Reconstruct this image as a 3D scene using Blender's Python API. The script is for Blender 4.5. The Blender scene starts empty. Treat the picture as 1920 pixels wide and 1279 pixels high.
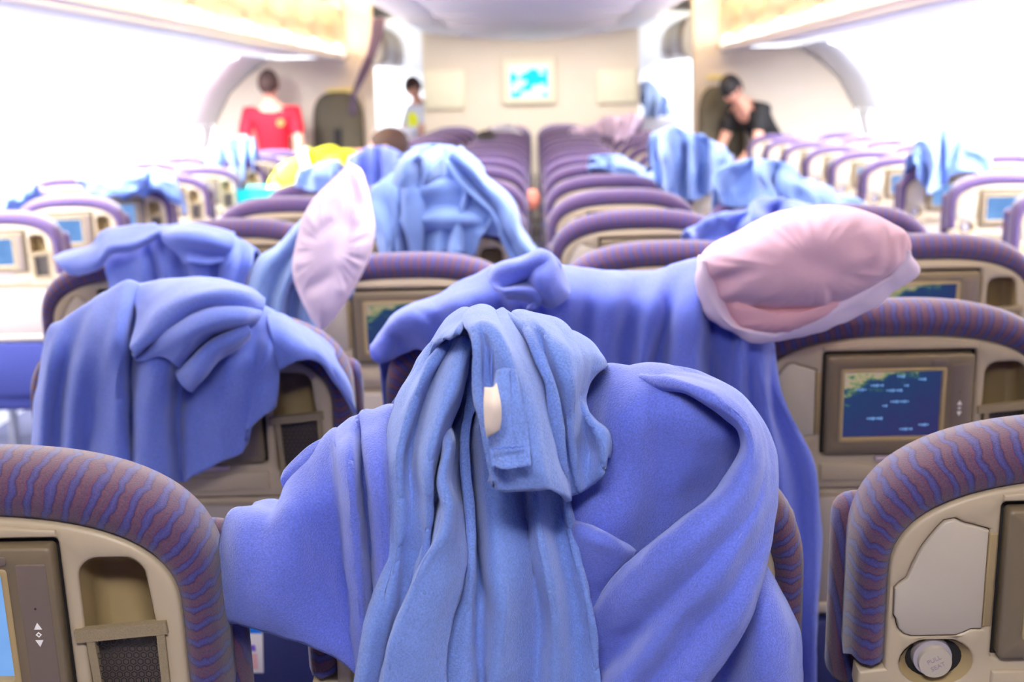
import bpy, bmesh, math, random
import numpy as np
from mathutils import Vector, Matrix, noise
random.seed(7)
C = bpy.context.scene.collection
sc = bpy.context.scene
R = math.radians

# ------------------------------------------------------------------ camera
F = 2775.0                      # focal length in pixels of a 1920 wide frame
CAM = Vector((0.0, 0.0, 1.455))
VPX, VPY, ROLL = 1000.0, 175.0, 0.025
def _ray(px, py): return Vector((px-960.0, -(py-639.5), -F))
_d = _ray(VPX, VPY).normalized()
_h = Vector((1.0, ROLL, 0.0)); _x = (_h - _h.dot(_d)*_d).normalized(); _z = _x.cross(_d)
M3 = Matrix((_x, _d, _z))       # camera space -> world space
cam = bpy.data.cameras.new('camera'); camo = bpy.data.objects.new('camera', cam); C.objects.link(camo)
cam.sensor_width = 36.0; cam.lens = F/1920*36; cam.clip_start = 0.05; cam.clip_end = 200
camo.matrix_world = Matrix.Translation(CAM) @ M3.to_4x4()
cam.dof.use_dof = True; cam.dof.focus_distance = 1.27; cam.dof.aperture_fstop = 7.2
sc.camera = camo
def P(px, py, Y):
    """world point seen at a pixel, at world depth Y"""
    r = M3 @ _ray(px, py); return CAM + r*(Y/r.y)
def PL(px, py, Y0, z0, t, d=0.0):
    """point on the plane Y = Y0 + t*(z0-z), pulled d metres towards the viewer"""
    r = M3 @ _ray(px, py); k = (Y0 + t*(z0-CAM.z))/(r.y + t*r.z)
    p = CAM + r*k; return p - r.normalized()*d

# ------------------------------------------------------------------ world, lamps, added fill lights, exposure
w = bpy.data.worlds.new('daylight'); sc.world = w; w.use_nodes = True
w.node_tree.nodes['Background'].inputs[0].default_value = (0.93, 0.97, 1.0, 1)
w.node_tree.nodes['Background'].inputs[1].default_value = 6.0
def area(name, loc, direction, sx, sy, power, col):
    l = bpy.data.lights.new(name, 'AREA'); l.shape = 'RECTANGLE'; l.size = sx; l.size_y = sy
    l.energy = power; l.color = col
    o = bpy.data.objects.new(name, l); C.objects.link(o); o.location = loc
    z = -Vector(direction).normalized(); y = Vector((0, 1, 0)); x = y.cross(z).normalized()
    o.matrix_world = Matrix.Translation(Vector(loc)) @ Matrix((x, y, z)).transposed().to_4x4()
    return o
for s in (-1, 1):
    area('cove_lamp', (s*1.66, 6.3, 2.30), (-s*.6, 0, .8), .05, 12.6, 170, (1, .85, .60))
    area('ceiling_fill', (s*1.535, 7.4, 1.80), (-s*.26, 0, .966), .03, 10.4, 55, (1, .93, .82))  # added strips hugging the bins, facing up unseen to brighten the ceiling
    area('sidewall_lamp', (s*2.16, 7.2, 1.775), (s*.25, 0, -1), .12, 8.4, 470, (.97, .98, 1))
    area('forward_cabin_lamp', (s*1.9, 17.5, 1.9), (s*.3, 0, -1), .3, 4.5, 150, (.97, .98, 1))
area('front_row_fill', (0, .35, 1.98), (0, 0.06, -1), .42, 1.2, 122, (1, .97, .96))  # added fill above the frame, lights the nearest seats and blankets
area('mid_rows_fill', (0, 4.6, 1.965), (0, 0, -1), .5, 5.6, 88, (1, .97, .96))  # second added fill, out of view, lifts the rows behind the nearest
area('galley_lamp', (0, 14.0, 1.97), (0, .35, -1), 1.6, 1.4, 60, (1, .96, .9))
vs = sc.view_settings; vs.view_transform = 'Standard'; vs.look = 'None'; vs.gamma = 1; vs.use_curve_mapping = False
vs.exposure = 0.52
sc.cycles.max_bounces = 8; sc.cycles.diffuse_bounces = 4; sc.cycles.glossy_bounces = 3
sc.cycles.sample_clamp_indirect = 6; sc.cycles.use_denoising = True
sc.cycles.caustics_reflective = False; sc.cycles.caustics_refractive = False

# ------------------------------------------------------------------ materials
def lin(c):
    c = [v/255 for v in c]; return tuple(v/12.92 if v <= .04045 else ((v+.055)/1.055)**2.4 for v in c) + (1,)
def mat(name, rgb, rough=.5, **kw):
    m = bpy.data.materials.new(name); m.use_nodes = True
    b = m.node_tree.nodes['Principled BSDF']
    b.inputs['Base Color'].default_value = lin(rgb); b.inputs['Roughness'].default_value = rough
    for k, v in kw.items(): b.inputs[k.replace('_', ' ')].default_value = v
    return m
def nodes(m): return m.node_tree, m.node_tree.nodes, m.node_tree.links, m.node_tree.nodes['Principled BSDF']
def grain(m, scale, strength, dist=.001, detail=3, vary=0.0, rgb=None):
    nt, N, L, b = nodes(m)
    tc = N.new('ShaderNodeTexCoord'); n = N.new('ShaderNodeTexNoise'); n.inputs['Scale'].default_value = scale; n.inputs['Detail'].default_value = detail
    L.new(tc.outputs['Object'], n.inputs['Vector'])
    bp = N.new('ShaderNodeBump'); bp.inputs['Strength'].default_value = strength; bp.inputs['Distance'].default_value = dist
    L.new(n.outputs['Fac'], bp.inputs['Height']); L.new(bp.outputs['Normal'], b.inputs['Normal'])
    if vary:
        mx = N.new('ShaderNodeMix'); mx.data_type = 'RGBA'
        c = b.inputs['Base Color'].default_value[:]
        mx.inputs[6].default_value = tuple(v*(1-vary) for v in c[:3])+(1,); mx.inputs[7].default_value = tuple(min(1, v*(1+vary)) for v in c[:3])+(1,)
        L.new(n.outputs['Fac'], mx.inputs[0]); L.new(mx.outputs[2], b.inputs['Base Color'])
    return m
def fleece(name, rgb):
    m = mat(name, rgb, .95, Sheen_Weight=.6, Sheen_Roughness=.45)
    m.node_tree.nodes['Principled BSDF'].inputs['Sheen Tint'].default_value = lin((215, 224, 255))
    grain(m, 620, .85, .0013, 4, .5)
    return m
M = {}
M['shell'] = grain(mat('beige_plastic', (180, 163, 138), .42), 900, .08, .0004)
M['shell_light'] = mat('pale_plastic', (184, 172, 156), .42)
M['gold'] = mat('tan_plastic', (164, 142, 102), .45)
M['dark'] = mat('dark_gap', (24, 20, 20), .7)
M['bezel'] = mat('olive_brown_plastic', (112, 98, 78), .4)
M['strip'] = mat('taupe_plastic', (108, 94, 86), .45)
M['white_mark'] = mat('white_print', (240, 235, 230), .5)
M['grey_mark'] = mat('grey_print', (150, 135, 150), .5)
M['metal'] = mat('brushed_metal', (196, 186, 190), .3, Metallic=.45)
M['net'] = mat('black_net', (22, 20, 24), .6)
M['net_trim'] = grain(mat('khaki_webbing', (138, 122, 96), .7), 700, .5, .001, 3, .3)
M['navy'] = grain(mat('navy_fabric', (32, 40, 100), .9), 500, .4, .001, 3, .25)
M['arm'] = mat('charcoal_plastic', (52, 50, 66), .5)
M['tray'] = mat('grey_beige_tray', (160, 148, 140), .5)
M['catch'] = mat('mauve_latch', (196, 172, 178), .4)
M['fleece_a'] = fleece('periwinkle_fleece', (100, 116, 214))
M['fleece_b'] = fleece('steel_blue_fleece', (112, 140, 214))
M['fleece_c'] = fleece('soft_blue_fleece', (104, 124, 212))
M['fleece_d'] = fleece('sky_blue_fleece', (130, 160, 234))
M['pink'] = grain(mat('mauve_pink_cotton', (214, 172, 188), .85, Sheen_Weight=.1), 60, .25, .003, 4, .04)
M['pink_light'] = grain(mat('pale_pink_cotton', (232, 210, 228), .85), 60, .25, .003, 4, .03)
M['pink_in'] = grain(mat('dusty_pink_cotton', (222, 168, 178), .85), 60, .2, .003)
M['tag'] = grain(mat('cream_label', (236, 216, 198), .8), 300, .2, .0005)
M['thread'] = mat('blue_thread', (84, 112, 200), .9)
M['wall'] = mat('white_sidewall', (236, 238, 244), .6)
M['bulk'] = grain(mat('cream_bulkhead', (222, 208, 190), .55), 8, .05, .002, 2, .02)
M['panel'] = mat('light_cream_panel', (230, 222, 196), .5)
M['ceil'] = mat('daylight_tinted_ceiling', (240, 241, 252), .55)  # cool tint of bluish daylight put into the base colour
M['bin'] = grain(mat('tan_gloss_bin', (164, 136, 104), .28), 5, .04, .003, 2, .04)
M['rail'] = mat('white_rail', (226, 222, 226), .45)
M['cove'] = mat('warm_white_cove', (250, 240, 214), .6)
M['floor'] = grain(mat('grey_blue_carpet', (112, 114, 142), .95), 200, .5, .003, 4, .2)
M['glass'] = mat('pane', (250, 252, 255), .05, Transmission_Weight=1.0, IOR=1.01)
M['olive'] = mat('dark_olive_fabric', (78, 72, 58), .8)
M['yellow_sign'] = mat('yellow_placard', (236, 214, 130), .5)
M['curtain'] = mat('plum_grey_curtain', (112, 94, 122), .9)
M['skin'] = mat('skin', (226, 168, 144), .55)
M['hair'] = mat('dark_brown_hair', (62, 40, 34), .7)
M['hair_black'] = mat('black_hair', (26, 20, 22), .6)
M['red'] = mat('red_cotton', (222, 16, 44), .8)
M['orange'] = mat('orange_print', (240, 120, 60), .7)
M['black'] = mat('black_cloth', (20, 18, 22), .8)
M['hivis'] = mat('hi_vis_yellow', (248, 250, 10), .6)
M['teal'] = mat('teal_cloth', (0, 186, 190), .7)
M['reflective'] = mat('white_reflective', (236, 234, 238), .5)
M['peach'] = mat('peach_cloth', (232, 140, 116), .8)
M['white'] = mat('white_cloth', (226, 228, 240), .8)
M['steel'] = mat('steel', (150, 150, 156), .3, Metallic=.8)
M['cart'] = mat('pale_grey_panel', (214, 214, 232), .5)

def striped():
    m = mat('striped_seat_fabric', (110, 90, 150), .92, Sheen_Weight=.2)
    nt, N, L, b = nodes(m)
    uv = N.new('ShaderNodeUVMap'); sx = N.new('ShaderNodeSeparateXYZ'); L.new(uv.outputs['UV'], sx.inputs[0])
    n = N.new('ShaderNodeTexNoise'); n.inputs['Scale'].default_value = 34; n.inputs['Detail'].default_value = 3
    L.new(uv.outputs['UV'], n.inputs['Vector'])
    def math_(op, a, bb=None):
        q = N.new('ShaderNodeMath'); q.operation = op
        for i, v in enumerate((a, bb)):
            if v is None: continue
            if isinstance(v, (int, float)): q.inputs[i].default_value = v
            else: L.new(v, q.inputs[i])
        return q.outputs[0]
    u = math_('ADD', sx.outputs[0], math_('MULTIPLY', math_('SUBTRACT', n.outputs['Fac'], .5), .017))
    u = math_('ADD', u, math_('MULTIPLY', math_('SINE', math_('MULTIPLY', sx.outputs[1], 150)), .0004))
    ph = math_('FRACT', math_('DIVIDE', u, .0172))
    r = N.new('ShaderNodeValToRGB'); L.new(ph, r.inputs[0])
    cr = r.color_ramp; cr.interpolation = 'LINEAR'
    stops = [(0, (54, 53, 112)), (.16, (64, 61, 122)), (.30, (54, 51, 110)), (.37, (38, 33, 76)), (.41, (88, 45, 72)), (.5, (84, 57, 78)), (.76, (78, 55, 82)), (.9, (90, 45, 76)), (.95, (46, 39, 88)), (1, (54, 53, 112))]
    cr.elements[0].position = 0; cr.elements[0].color = lin(stops[0][1]); cr.elements[1].position = 1; cr.elements[1].color = lin(stops[-1][1])
    for p, c in stops[1:-1]:
        e = cr.elements.new(p); e.color = lin(c)
    n2 = N.new('ShaderNodeTexNoise'); n2.inputs['Scale'].default_value = 700; n2.inputs['Detail'].default_value = 3
    tc = N.new('ShaderNodeTexCoord'); L.new(tc.outputs['Object'], n2.inputs['Vector'])
    mx = N.new('ShaderNodeMix'); mx.data_type = 'RGBA'; mx.blend_type = 'OVERLAY'; mx.inputs[0].default_value = .6
    L.new(r.outputs[0], mx.inputs[6]); L.new(n2.outputs['Fac'], mx.inputs[7]); L.new(mx.outputs[2], b.inputs['Base Color'])
    bp = N.new('ShaderNodeBump'); bp.inputs['Strength'].default_value = .5; bp.inputs['Distance'].default_value = .001
    L.new(n2.outputs['Fac'], bp.inputs['Height']); L.new(bp.outputs['Normal'], b.inputs['Normal'])
    return m
M['stripe'] = striped()

def screen_mat(name, kind):
    m = bpy.data.materials.new(name); m.use_nodes = True
    nt, N, L, b = nodes(m); N.remove(b); out = N['Material Output']
    em = N.new('ShaderNodeEmission'); L.new(em.outputs[0], out.inputs[0])
    tc = N.new('ShaderNodeTexCoord'); n = N.new('ShaderNodeTexNoise'); L.new(tc.outputs['Generated'], n.inputs['Vector'])
    r = N.new('ShaderNodeValToRGB')
    if kind == 'map':       # a flight map: dark sea, land along the upper left
        sx = N.new('ShaderNodeSeparateXYZ'); L.new(tc.outputs['Generated'], sx.inputs[0])
        n.inputs['Scale'].default_value = 5.5; n.inputs['Detail'].default_value = 6; n.inputs['Roughness'].default_value = .7
        a = N.new('ShaderNodeMath'); a.operation = 'MULTIPLY_ADD'; L.new(sx.outputs[0], a.inputs[0]); a.inputs[1].default_value = -.42; a.inputs[2].default_value = -.25
        c = N.new('ShaderNodeMath'); c.operation = 'MULTIPLY_ADD'; L.new(sx.outputs[2], c.inputs[0]); c.inputs[1].default_value = .70; L.new(a.outputs[0], c.inputs[2])
        d = N.new('ShaderNodeMath'); d.operation = 'ADD'; L.new(c.outputs[0], d.inputs[0]); L.new(n.outputs['Fac'], d.inputs[1])
        L.new(d.outputs[0], r.inputs[0]); cr = r.color_ramp
        cr.elements[0].position = .0; cr.elements[0].color = lin((62, 62, 118)); cr.elements[1].position = .62; cr.elements[1].color = lin((48, 74, 124))
        for p, cc in ((.66, (60, 100, 120)), (.70, (100, 140, 110)), (.76, (196, 184, 140)), (.84, (190, 160, 170))):
            e = cr.elements.new(p); e.color = lin(cc)
        em.inputs[1].default_value = .5
    else:
        n.inputs['Scale'].default_value = 2.0; L.new(n.outputs['Fac'], r.inputs[0]); cr = r.color_ramp
        if kind == 'blue': cols = ((88, 128, 190), (130, 176, 230)); em.inputs[1].default_value = .9
        else: cols = ((40, 210, 226), (236, 246, 252)); cr.interpolation = 'CONSTANT'; n.inputs['Scale'].default_value = 2.6; em.inputs[1].default_value = 1.0
        cr.elements[0].position = .0; cr.elements[0].color = lin(cols[0]); cr.elements[1].position = .5 if kind != 'blue' else 1; cr.elements[1].color = lin(cols[1])
    L.new(r.outputs[0], em.inputs[0]); return m
M['map'] = screen_mat('flight_map_screen', 'map'); M['blue_screen'] = screen_mat('blue_lit_screen', 'blue'); M['cyan_screen'] = screen_mat('cyan_white_screen', 'cyan')
M['map_text'] = screen_mat('map_caption', 'blue')

# ------------------------------------------------------------------ helpers
def link(name, me, parent=None, **props):
    o = bpy.data.objects.new(name, me); C.objects.link(o)
    if parent: o.parent = parent
    for k, v in props.items(): o[k] = v
    return o
def meshobj(name, V, Fc, m, parent=None, smooth=True, **props):
    me = bpy.data.meshes.new(name); me.from_pydata([tuple(v) for v in V], [], Fc); me.update()
    bm = bmesh.new(); bm.from_mesh(me); bmesh.ops.recalc_face_normals(bm, faces=bm.faces); bm.to_mesh(me); bm.free()
    if smooth: me.shade_smooth()
    me.materials.append(m); return link(name, me, parent, **props)
def bmobj(name, bm, m, parent=None, smooth=False, **props):
    bmesh.ops.recalc_face_normals(bm, faces=bm.faces)
    me = bpy.data.meshes.new(name); bm.to_mesh(me); bm.free()
    if smooth: me.shade_smooth()
    me.materials.append(m); return link(name, me, parent, **props)
def thing(name, label, cat, loc=(0, 0, 0), group=None):
    o = bpy.data.objects.new(name, None); C.objects.link(o); o.location = loc; o.empty_display_size = .05
    o['label'] = label; o['category'] = cat
    if group: o['group'] = group
    return o
def tag(o, label, cat, group=None):
    o['label'] = label; o['category'] = cat
    if group: o['group'] = group
    return o
def bx(bm, x0, x1, y0, y1, z0, z1, bev=0, seg=2):
    r = bmesh.ops.create_cube(bm, size=1); v = r['verts']
    bmesh.ops.scale(bm, vec=(x1-x0, y1-y0, z1-z0), verts=v); bmesh.ops.translate(bm, vec=((x0+x1)/2, (y0+y1)/2, (z0+z1)/2), verts=v)
    if bev: bmesh.ops.bevel(bm, geom=[e for e in bm.edges if all(q in v for q in e.verts)], offset=bev, segments=seg, profile=.5, affect='EDGES')
def box(name, x0, x1, y0, y1, z0, z1, m, parent=None, bev=.0, **props):
    bm = bmesh.new(); bx(bm, x0, x1, y0, y1, z0, z1, bev); return bmobj(name, bm, m, parent, bev > 0, **props)
def struct(o): o['kind'] = 'structure'; return o
def cyl(bm, p, axis, r, h, n=20, r2=None):
    res = bmesh.ops.create_cone(bm, cap_ends=True, segments=n, radius1=r, radius2=r if r2 is None else r2, depth=h)
    q = Vector((0, 0, 1)).rotation_difference(Vector(axis).normalized()).to_matrix().to_4x4()
    bmesh.ops.transform(bm, matrix=Matrix.Translation(Vector(p)) @ q, verts=res['verts'])

def catmull(pts, M_):
    """centripetal Catmull-Rom through pts (n,3) resampled to M_ points by chord length"""
    p = np.asarray(pts, float); n = len(p)
    if n == 1: return np.repeat(p, M_, 0)
    if n == 2: t = np.linspace(0, 1, M_)[:, None]; return p[0]*(1-t)+p[1]*t
    d = np.sqrt(np.maximum(np.linalg.norm(np.diff(p, axis=0), axis=1), 1e-7))
    k = np.concatenate([[0], np.cumsum(d)])
    ext = np.vstack([2*p[0]-p[1], p, 2*p[-1]-p[-2]]); ke = np.concatenate([[k[0]-d[0]], k, [k[-1]+d[-1]]])
    dense = []
    for i in range(n-1):
        P0, P1, P2, P3 = ext[i:i+4]; t0, t1, t2, t3 = ke[i:i+4]
        t = np.linspace(t1, t2, 24, endpoint=(i == n-2))[:, None]
        A1 = (t1-t)/(t1-t0)*P0+(t-t0)/(t1-t0)*P1; A2 = (t2-t)/(t2-t1)*P1+(t-t1)/(t2-t1)*P2; A3 = (t3-t)/(t3-t2)*P2+(t-t2)/(t3-t2)*P3
        B1 = (t2-t)/(t2-t0)*A1+(t-t0)/(t2-t0)*A2; B2 = (t3-t)/(t3-t1)*A2+(t-t1)/(t3-t1)*A3
        dense.append((t2-t)/(t2-t1)*B1+(t-t1)/(t2-t1)*B2)
    q = np.vstack(dense); s = np.concatenate([[0], np.cumsum(np.linalg.norm(np.diff(q, axis=0), axis=1))])
    tt = np.linspace(0, s[-1], M_)
    return np.stack([np.interp(tt, s, q[:, j]) for j in range(3)], 1)
def loft(cols, rows=60, per=8):
    """cloth patch through fold lines (each a list of world points, top to bottom): (U,V,3) grid"""
    A = np.stack([catmull([tuple(q) for q in c], rows) for c in cols])         # n,rows,3
    nu = per*(len(cols)-1)+1
    out = np.zeros((nu, rows, 3))
    for j in range(rows):
        p = A[:, j]; n = len(p)
        if n == 2: t = np.linspace(0, 1, nu)[:, None]; out[:, j] = p[0]*(1-t)+p[1]*t; continue
        d = np.sqrt(np.maximum(np.linalg.norm(np.diff(p, axis=0), axis=1), 1e-4)); k = np.concatenate([[0], np.cumsum(d)])
        ext = np.vstack([2*p[0]-p[1], p, 2*p[-1]-p[-2]]); ke = np.concatenate([[k[0]-d[0]], k, [k[-1]+d[-1]]])
        for i in range(n-1):
            P0, P1, P2, P3 = ext[i:i+4]; t0, t1, t2, t3 = ke[i:i+4]
            t = np.linspace(t1, t2, per+1)[:, None]
            A1 = (t1-t)/(t1-t0)*P0+(t-t0)/(t1-t0)*P1; A2 = (t2-t)/(t2-t1)*P1+(t-t1)/(t2-t1)*P2; A3 = (t3-t)/(t3-t2)*P2+(t-t2)/(t3-t2)*P3
            B1 = (t2-t)/(t2-t0)*A1+(t-t0)/(t2-t0)*A2; B2 = (t3-t)/(t3-t1)*A2+(t-t1)/(t3-t1)*A3
            out[i*per:i*per+per+1, j] = (t2-t)/(t2-t1)*B1+(t-t1)/(t2-t1)*B2
    return out
def cloth(name, grids, m, parent=None, thick=.005, wr=.0022, wscale=14, seed=0, run=.0035, **props):
    """joins patches into one cloth mesh with thickness and soft wrinkles"""
    V = []; Fc = []
    for g in grids:
        nu, nv = g.shape[:2]; base = len(V)
        du = np.gradient(g, axis=0); dv = np.gradient(g, axis=1); nn = np.cross(du, dv)
        nn /= np.maximum(np.linalg.norm(nn, axis=2, keepdims=True), 1e-9)
        off = np.array([noise.fractal(Vector((q*wscale+seed).tolist()), 1.0, 2.0, 3) for q in g.reshape(-1, 3)]).reshape(nu, nv, 1)
        wd = np.linalg.norm(np.diff(g, axis=0), axis=2).mean(1); uu = np.concatenate([[0], np.cumsum(wd)])
        hv = np.linalg.norm(np.diff(g, axis=1), axis=2).mean(0); vv = np.concatenate([[0], np.cumsum(hv)])
        rr = np.array([[1-2.2*abs(noise.noise(Vector((u*16*wscale/14+seed, v*3.2*wscale/14, seed*.7+base*1e-3)))) for v in vv] for u in uu])[..., None]
        gg = g+nn*(off*wr+rr*(run if thick > .002 else 0))
        V += gg.reshape(-1, 3).tolist()
        for i in range(nu-1):
            for j in range(nv-1):
                a = base+i*nv+j; Fc.append((a, a+1, a+nv+1, a+nv))
    me = bpy.data.meshes.new(name); me.from_pydata(V, [], Fc); me.update(); me.shade_smooth(); me.materials.append(m)
    o = link(name, me, parent, **props)
    if thick:
        s = o.modifiers.new('thickness', 'SOLIDIFY'); s.thickness = thick; s.offset = 0; s.use_rim = True
    return o

# ------------------------------------------------------------------ the cabin shell
Yr, Yf = -3.0, 20.0
prof = [(2.5, 0), (2.74, .30), (2.82, .75), (2.80, .98), (2.74, 1.26), (2.60, 1.52), (2.36, 1.74), (2.2, 1.80)]
def sweep(name, pr, y0, y1, m, s=1, ny=1, thick=0.02, **props):
    V = []; Fc = []; n = len(pr)
    for k in range(ny+1):
        y = y0+(y1-y0)*k/ny
        V += [(s*x, y, z) for x, z in pr]
    for k in range(ny):
        for i in range(n-1): a = k*n+i; Fc.append((a, a+1, a+n+1, a+n))
    o = meshobj(name, V, Fc, m, None, True, **props)
    if thick: md = o.modifiers.new('t', 'SOLIDIFY'); md.thickness = thick; md.offset = -1 if s > 0 else -1
    return o
def pint(z):
    for (x0, z0), (x1, z1) in zip(prof, prof[1:]):
        if z0 <= z <= z1: return x0+(x1-x0)*(z-z0)/(z1-z0)
    return prof[-1][0]
wy = [Yr+.45+.53*i for i in range(int((Yf-Yr-.8)/.53))]
for s, nm in ((-1, 'left'), (1, 'right')):
    # side wall with real window openings: columns of quads with the window cells left open
    zs = [z for _, z in prof]; zw0, zw1 = .98, 1.26
    ys = [Yr]; hole = []
    for y in wy: ys += [y-.115, y+.115]; hole.append(len(ys)-2)
    ys.append(Yf); V = []; Fc = []; n = len(prof)
    for y in ys: V += [(s*x, y, z) for x, z in prof]
    iz = zs.index(zw0)
    for k in range(len(ys)-1):
        for i in range(n-1):
            if k in hole and i == iz: continue
            a = k*n+i; Fc.append((a, a+1, a+n+1, a+n))
    struct(meshobj('wall_'+nm, V, Fc, M['wall'], None, True))
    for i, y in enumerate(wy):
        if y < 3 or y > 19: 
            pass
        V = []; Fc = []; nn = 24
        x0, x1 = pint(zw0), pint(zw1)
        for rr, dx in ((1.0, 0.0), (.97, -.012), (.84, -.012), (.80, .01)):
            for k in range(nn):
                a = 2*math.pi*k/nn; ca, sa = math.cos(a), math.sin(a)
                cx = math.copysign(abs(ca)**(.3 if rr == 1.0 else .6), ca); cz = math.copysign(abs(sa)**(.3 if rr == 1.0 else .6), sa)
                z = (zw0+zw1)/2+cz*.142*rr; V.append((s*(x0+(x1-x0)*(z-zw0)/(zw1-zw0)+dx), y+cx*.118*rr, z))
        for r_ in range(3):
            for k in range(nn): a = r_*nn+k; b = r_*nn+(k+1) % nn; Fc.append((a, b, b+nn, a+nn))
        wo = struct(meshobj('window_%d' % (i+1+(0 if s < 0 else len(wy))), V, Fc, M['wall']))
        pv = V[3*nn:]; meshobj('pane', [(q[0]+s*.012, q[1], q[2]) for q in pv], [tuple(range(nn))], M['glass'], wo, False)
    # valance under the bins, overhead rail, cove, ceiling edge
    struct(sweep('trim_%d' % (1 if s < 0 else 2), [(2.3, 1.815), (2.2, 1.825), (1.78, 1.80), (1.60, 1.755), (1.575, 1.765), (1.60, 1.80), (1.8, 1.845)], Yr, 12.75, M['rail'], s, 1, 0))
    struct(sweep('trim_%d' % (3 if s < 0 else 4), [(2.2, 2.30), (1.9, 2.38), (1.5, 2.41), (1.15, 2.34), (1.07, 2.2), (1.06, 2.10)], Yr, Yf, M['cove'], s, 1, 0))
    struct(sweep('trim_%d' % (5 if s < 0 else 6), [(2.2, 2.285), (1.8, 2.28), (1.69, 2.275)], Yr, 12.7, M['rail'], s, 1, .01))
    struct(sweep('trim_%d' % (15 if s < 0 else 16), [(1.575, 1.79), (1.515, 1.785), (1.510, 1.796), (1.512, 1.79)], Yr, 12.6, M['rail'], s, 1, 0))
    struct(sweep('trim_%d' % (7 if s < 0 else 8), [(2.85, 1.80), (2.85, 2.4), (2.1, 2.42)], Yr, Yf, M['wall'], s, 1, 0))
fl = struct(box('floor', -2.8, 2.8, Yr, Yf, -.05, 0, M['floor']))
cp = [(-1.07, 2.10), (-1.03, 2.085), (-.72, 2.045), (-.70, 2.05), (-.68, 2.038), (-.35, 2.0), (0, 1.985), (.35, 2.0), (.68, 2.038), (.70, 2.05), (.72, 2.045), (1.03, 2.085), (1.07, 2.10)]
struct(sweep('ceiling', cp, Yr, 15.3, M['ceil'], 1, 1, .02))
struct(box('trim_9', -2.85, 2.85, Yr, Yf, 2.42, 2.46, M['ceil']))
struct(box('trim_10', -1.1, 1.1, 15.3, Yf, 2.08, 2.12, M['ceil']))
for i in range(4):
    struct(box('trim_%d' % (11+i), -.66, .66, 8.2+1.9*i, 8.212+1.9*i, 1.978, 2.03, M['rail']))
struct(box('wall_rear', -2.85, 2.85, Yr-.06, Yr, 0, 2.46, M['curtain'])); struct(box('wall_front', -2.85, 2.85, Yf, Yf+.06, 0, 2.46, M['wall']))

# overhead bins: each unit a thing with its door and catch
bprof = [(1.60, 1.80), (1.57, 1.83), (1.552, 1.90), (1.55, 1.99), (1.56, 2.08), (1.60, 2.17), (1.68, 2.235), (1.9, 2.26)]
ords = ['first', 'second', 'third', 'fourth', 'fifth', 'sixth', 'seventh', 'eighth', 'ninth', 'tenth', 'eleventh', 'twelfth', 'thirteenth', 'fourteenth', 'fifteenth', 'sixteenth']
def bin_unit(s, y0, y1, label, group='overhead bins'):
    t = thing('overhead_bin', label, 'overhead bin', (s*1.8, (y0+y1)/2, 1.80), group)
    def loc(V): return [(x-s*1.8, y-(y0+y1)/2, z-1.80) for x, y, z in V]
    g = .012; V = []; Fc = []; n = len(bprof)
    for y in (y0+g, y0+g+.02, y1-g-.02, y1-g):
        sh = .008 if y in (y0+g, y1-g) else 0
        V += [(s*(x+sh), y, z) for x, z in bprof]
    for k in range(3):
        for i in range(n-1): a = k*n+i; Fc.append((a, a+1, a+n+1, a+n))
    d = meshobj('door', loc(V), Fc, M['bin'], t)
    bm = bmesh.new(); bx(bm, -.03, .03, -.09, .09, -.012, .012, .006); hd = bmobj('latch', bm, M['rail'], t, True); hd.location = (s*(1.556-1.8), 0, .07)
    bp = bprof + [(2.22, 2.26), (2.22, 1.83)]
    V = []; Fc = []; n = len(bp)
    for y in (y0, y1): V += [(s*(x+.012), y, z+(.003 if i == 0 else 0)) for i, (x, z) in enumerate(bp)]
    for i in range(n): a = i; b = (i+1) % n; Fc.append((a, b, b+n, a+n))
    Fc += [tuple(range(n)), tuple(range(n, 2*n))]
    meshobj('body', loc(V), Fc, M['bulk'], t, False)
for s, nm in ((-1, 'left'), (1, 'right')):
    ends = [12.6-1.27*i for i in range(9)]
    for i in range(8):
        bin_unit(s, ends[i+1]+.004, ends[i]-.004, 'tan glossy overhead bin above the %s seats, %s bin from the far wall' % (nm, ords[i]))
    bin_unit(s, 15.7, 17.0, 'brown overhead bin glimpsed through the %s aisle opening, nearer of two' % nm); bin_unit(s, 17.01, 18.3, 'brown overhead bin through the %s aisle opening, farther of two' % nm)

# far walls: class dividers left and right, and the centre bulkhead
def divider(s, name):
    zs = [0, .3, .75, .98, 1.26, 1.52, 1.66, 1.76]
    pts = [(-1.36, 0)] + [(-pint(z)+.02, z) for z in zs[0:]] + [(-2.28, 1.79), (-1.60, 1.80), (-1.60, 2.41), (-1.36, 2.41)]
    V = [(s*-x, 12.75, z) for x, z in pts]+[(s*-x, 12.95, z) for x, z in pts]; n = len(pts)
    Fc = [tuple(range(n)), tuple(range(n, 2*n))]+[(i, (i+1) % n, (i+1) % n+n, i+n) for i in range(n)]
    return struct(meshobj(name, V, Fc, M['bulk'], None, False))
dl = divider(-1, 'wall_divider_left'); dr = divider(1, 'wall_divider_right')
dl.name = 'wall_left_divider'; dr.name = 'wall_right_divider'
bk = struct(box('wall_bulkhead', -1.10, 1.06, 15.0, 15.2, 0, 2.12, M['bulk']))
for s, cxp, cyp, wpx, hpx, nm in ((-1, 833, 169, 74, 70, 'left'), (1, 1156, 162, 72, 62, 'right')):
    c = P(cxp, cyp, 14.98); k = 15/F
    t = box('wall_panel', c.x-wpx*k/2, c.x+wpx*k/2, 14.955, 14.998, c.z-hpx*k/2, c.z+hpx*k/2, M['panel'], None, .012)
    tag(t, 'pale cream panel on the bulkhead, %s of the lit screen' % nm, 'panel')
c = P(992, 153, 14.97)
t = thing('wall_monitor', 'lit cyan and white monitor in a cream frame on the bulkhead', 'monitor', (c.x, 14.998, c.z))
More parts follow.
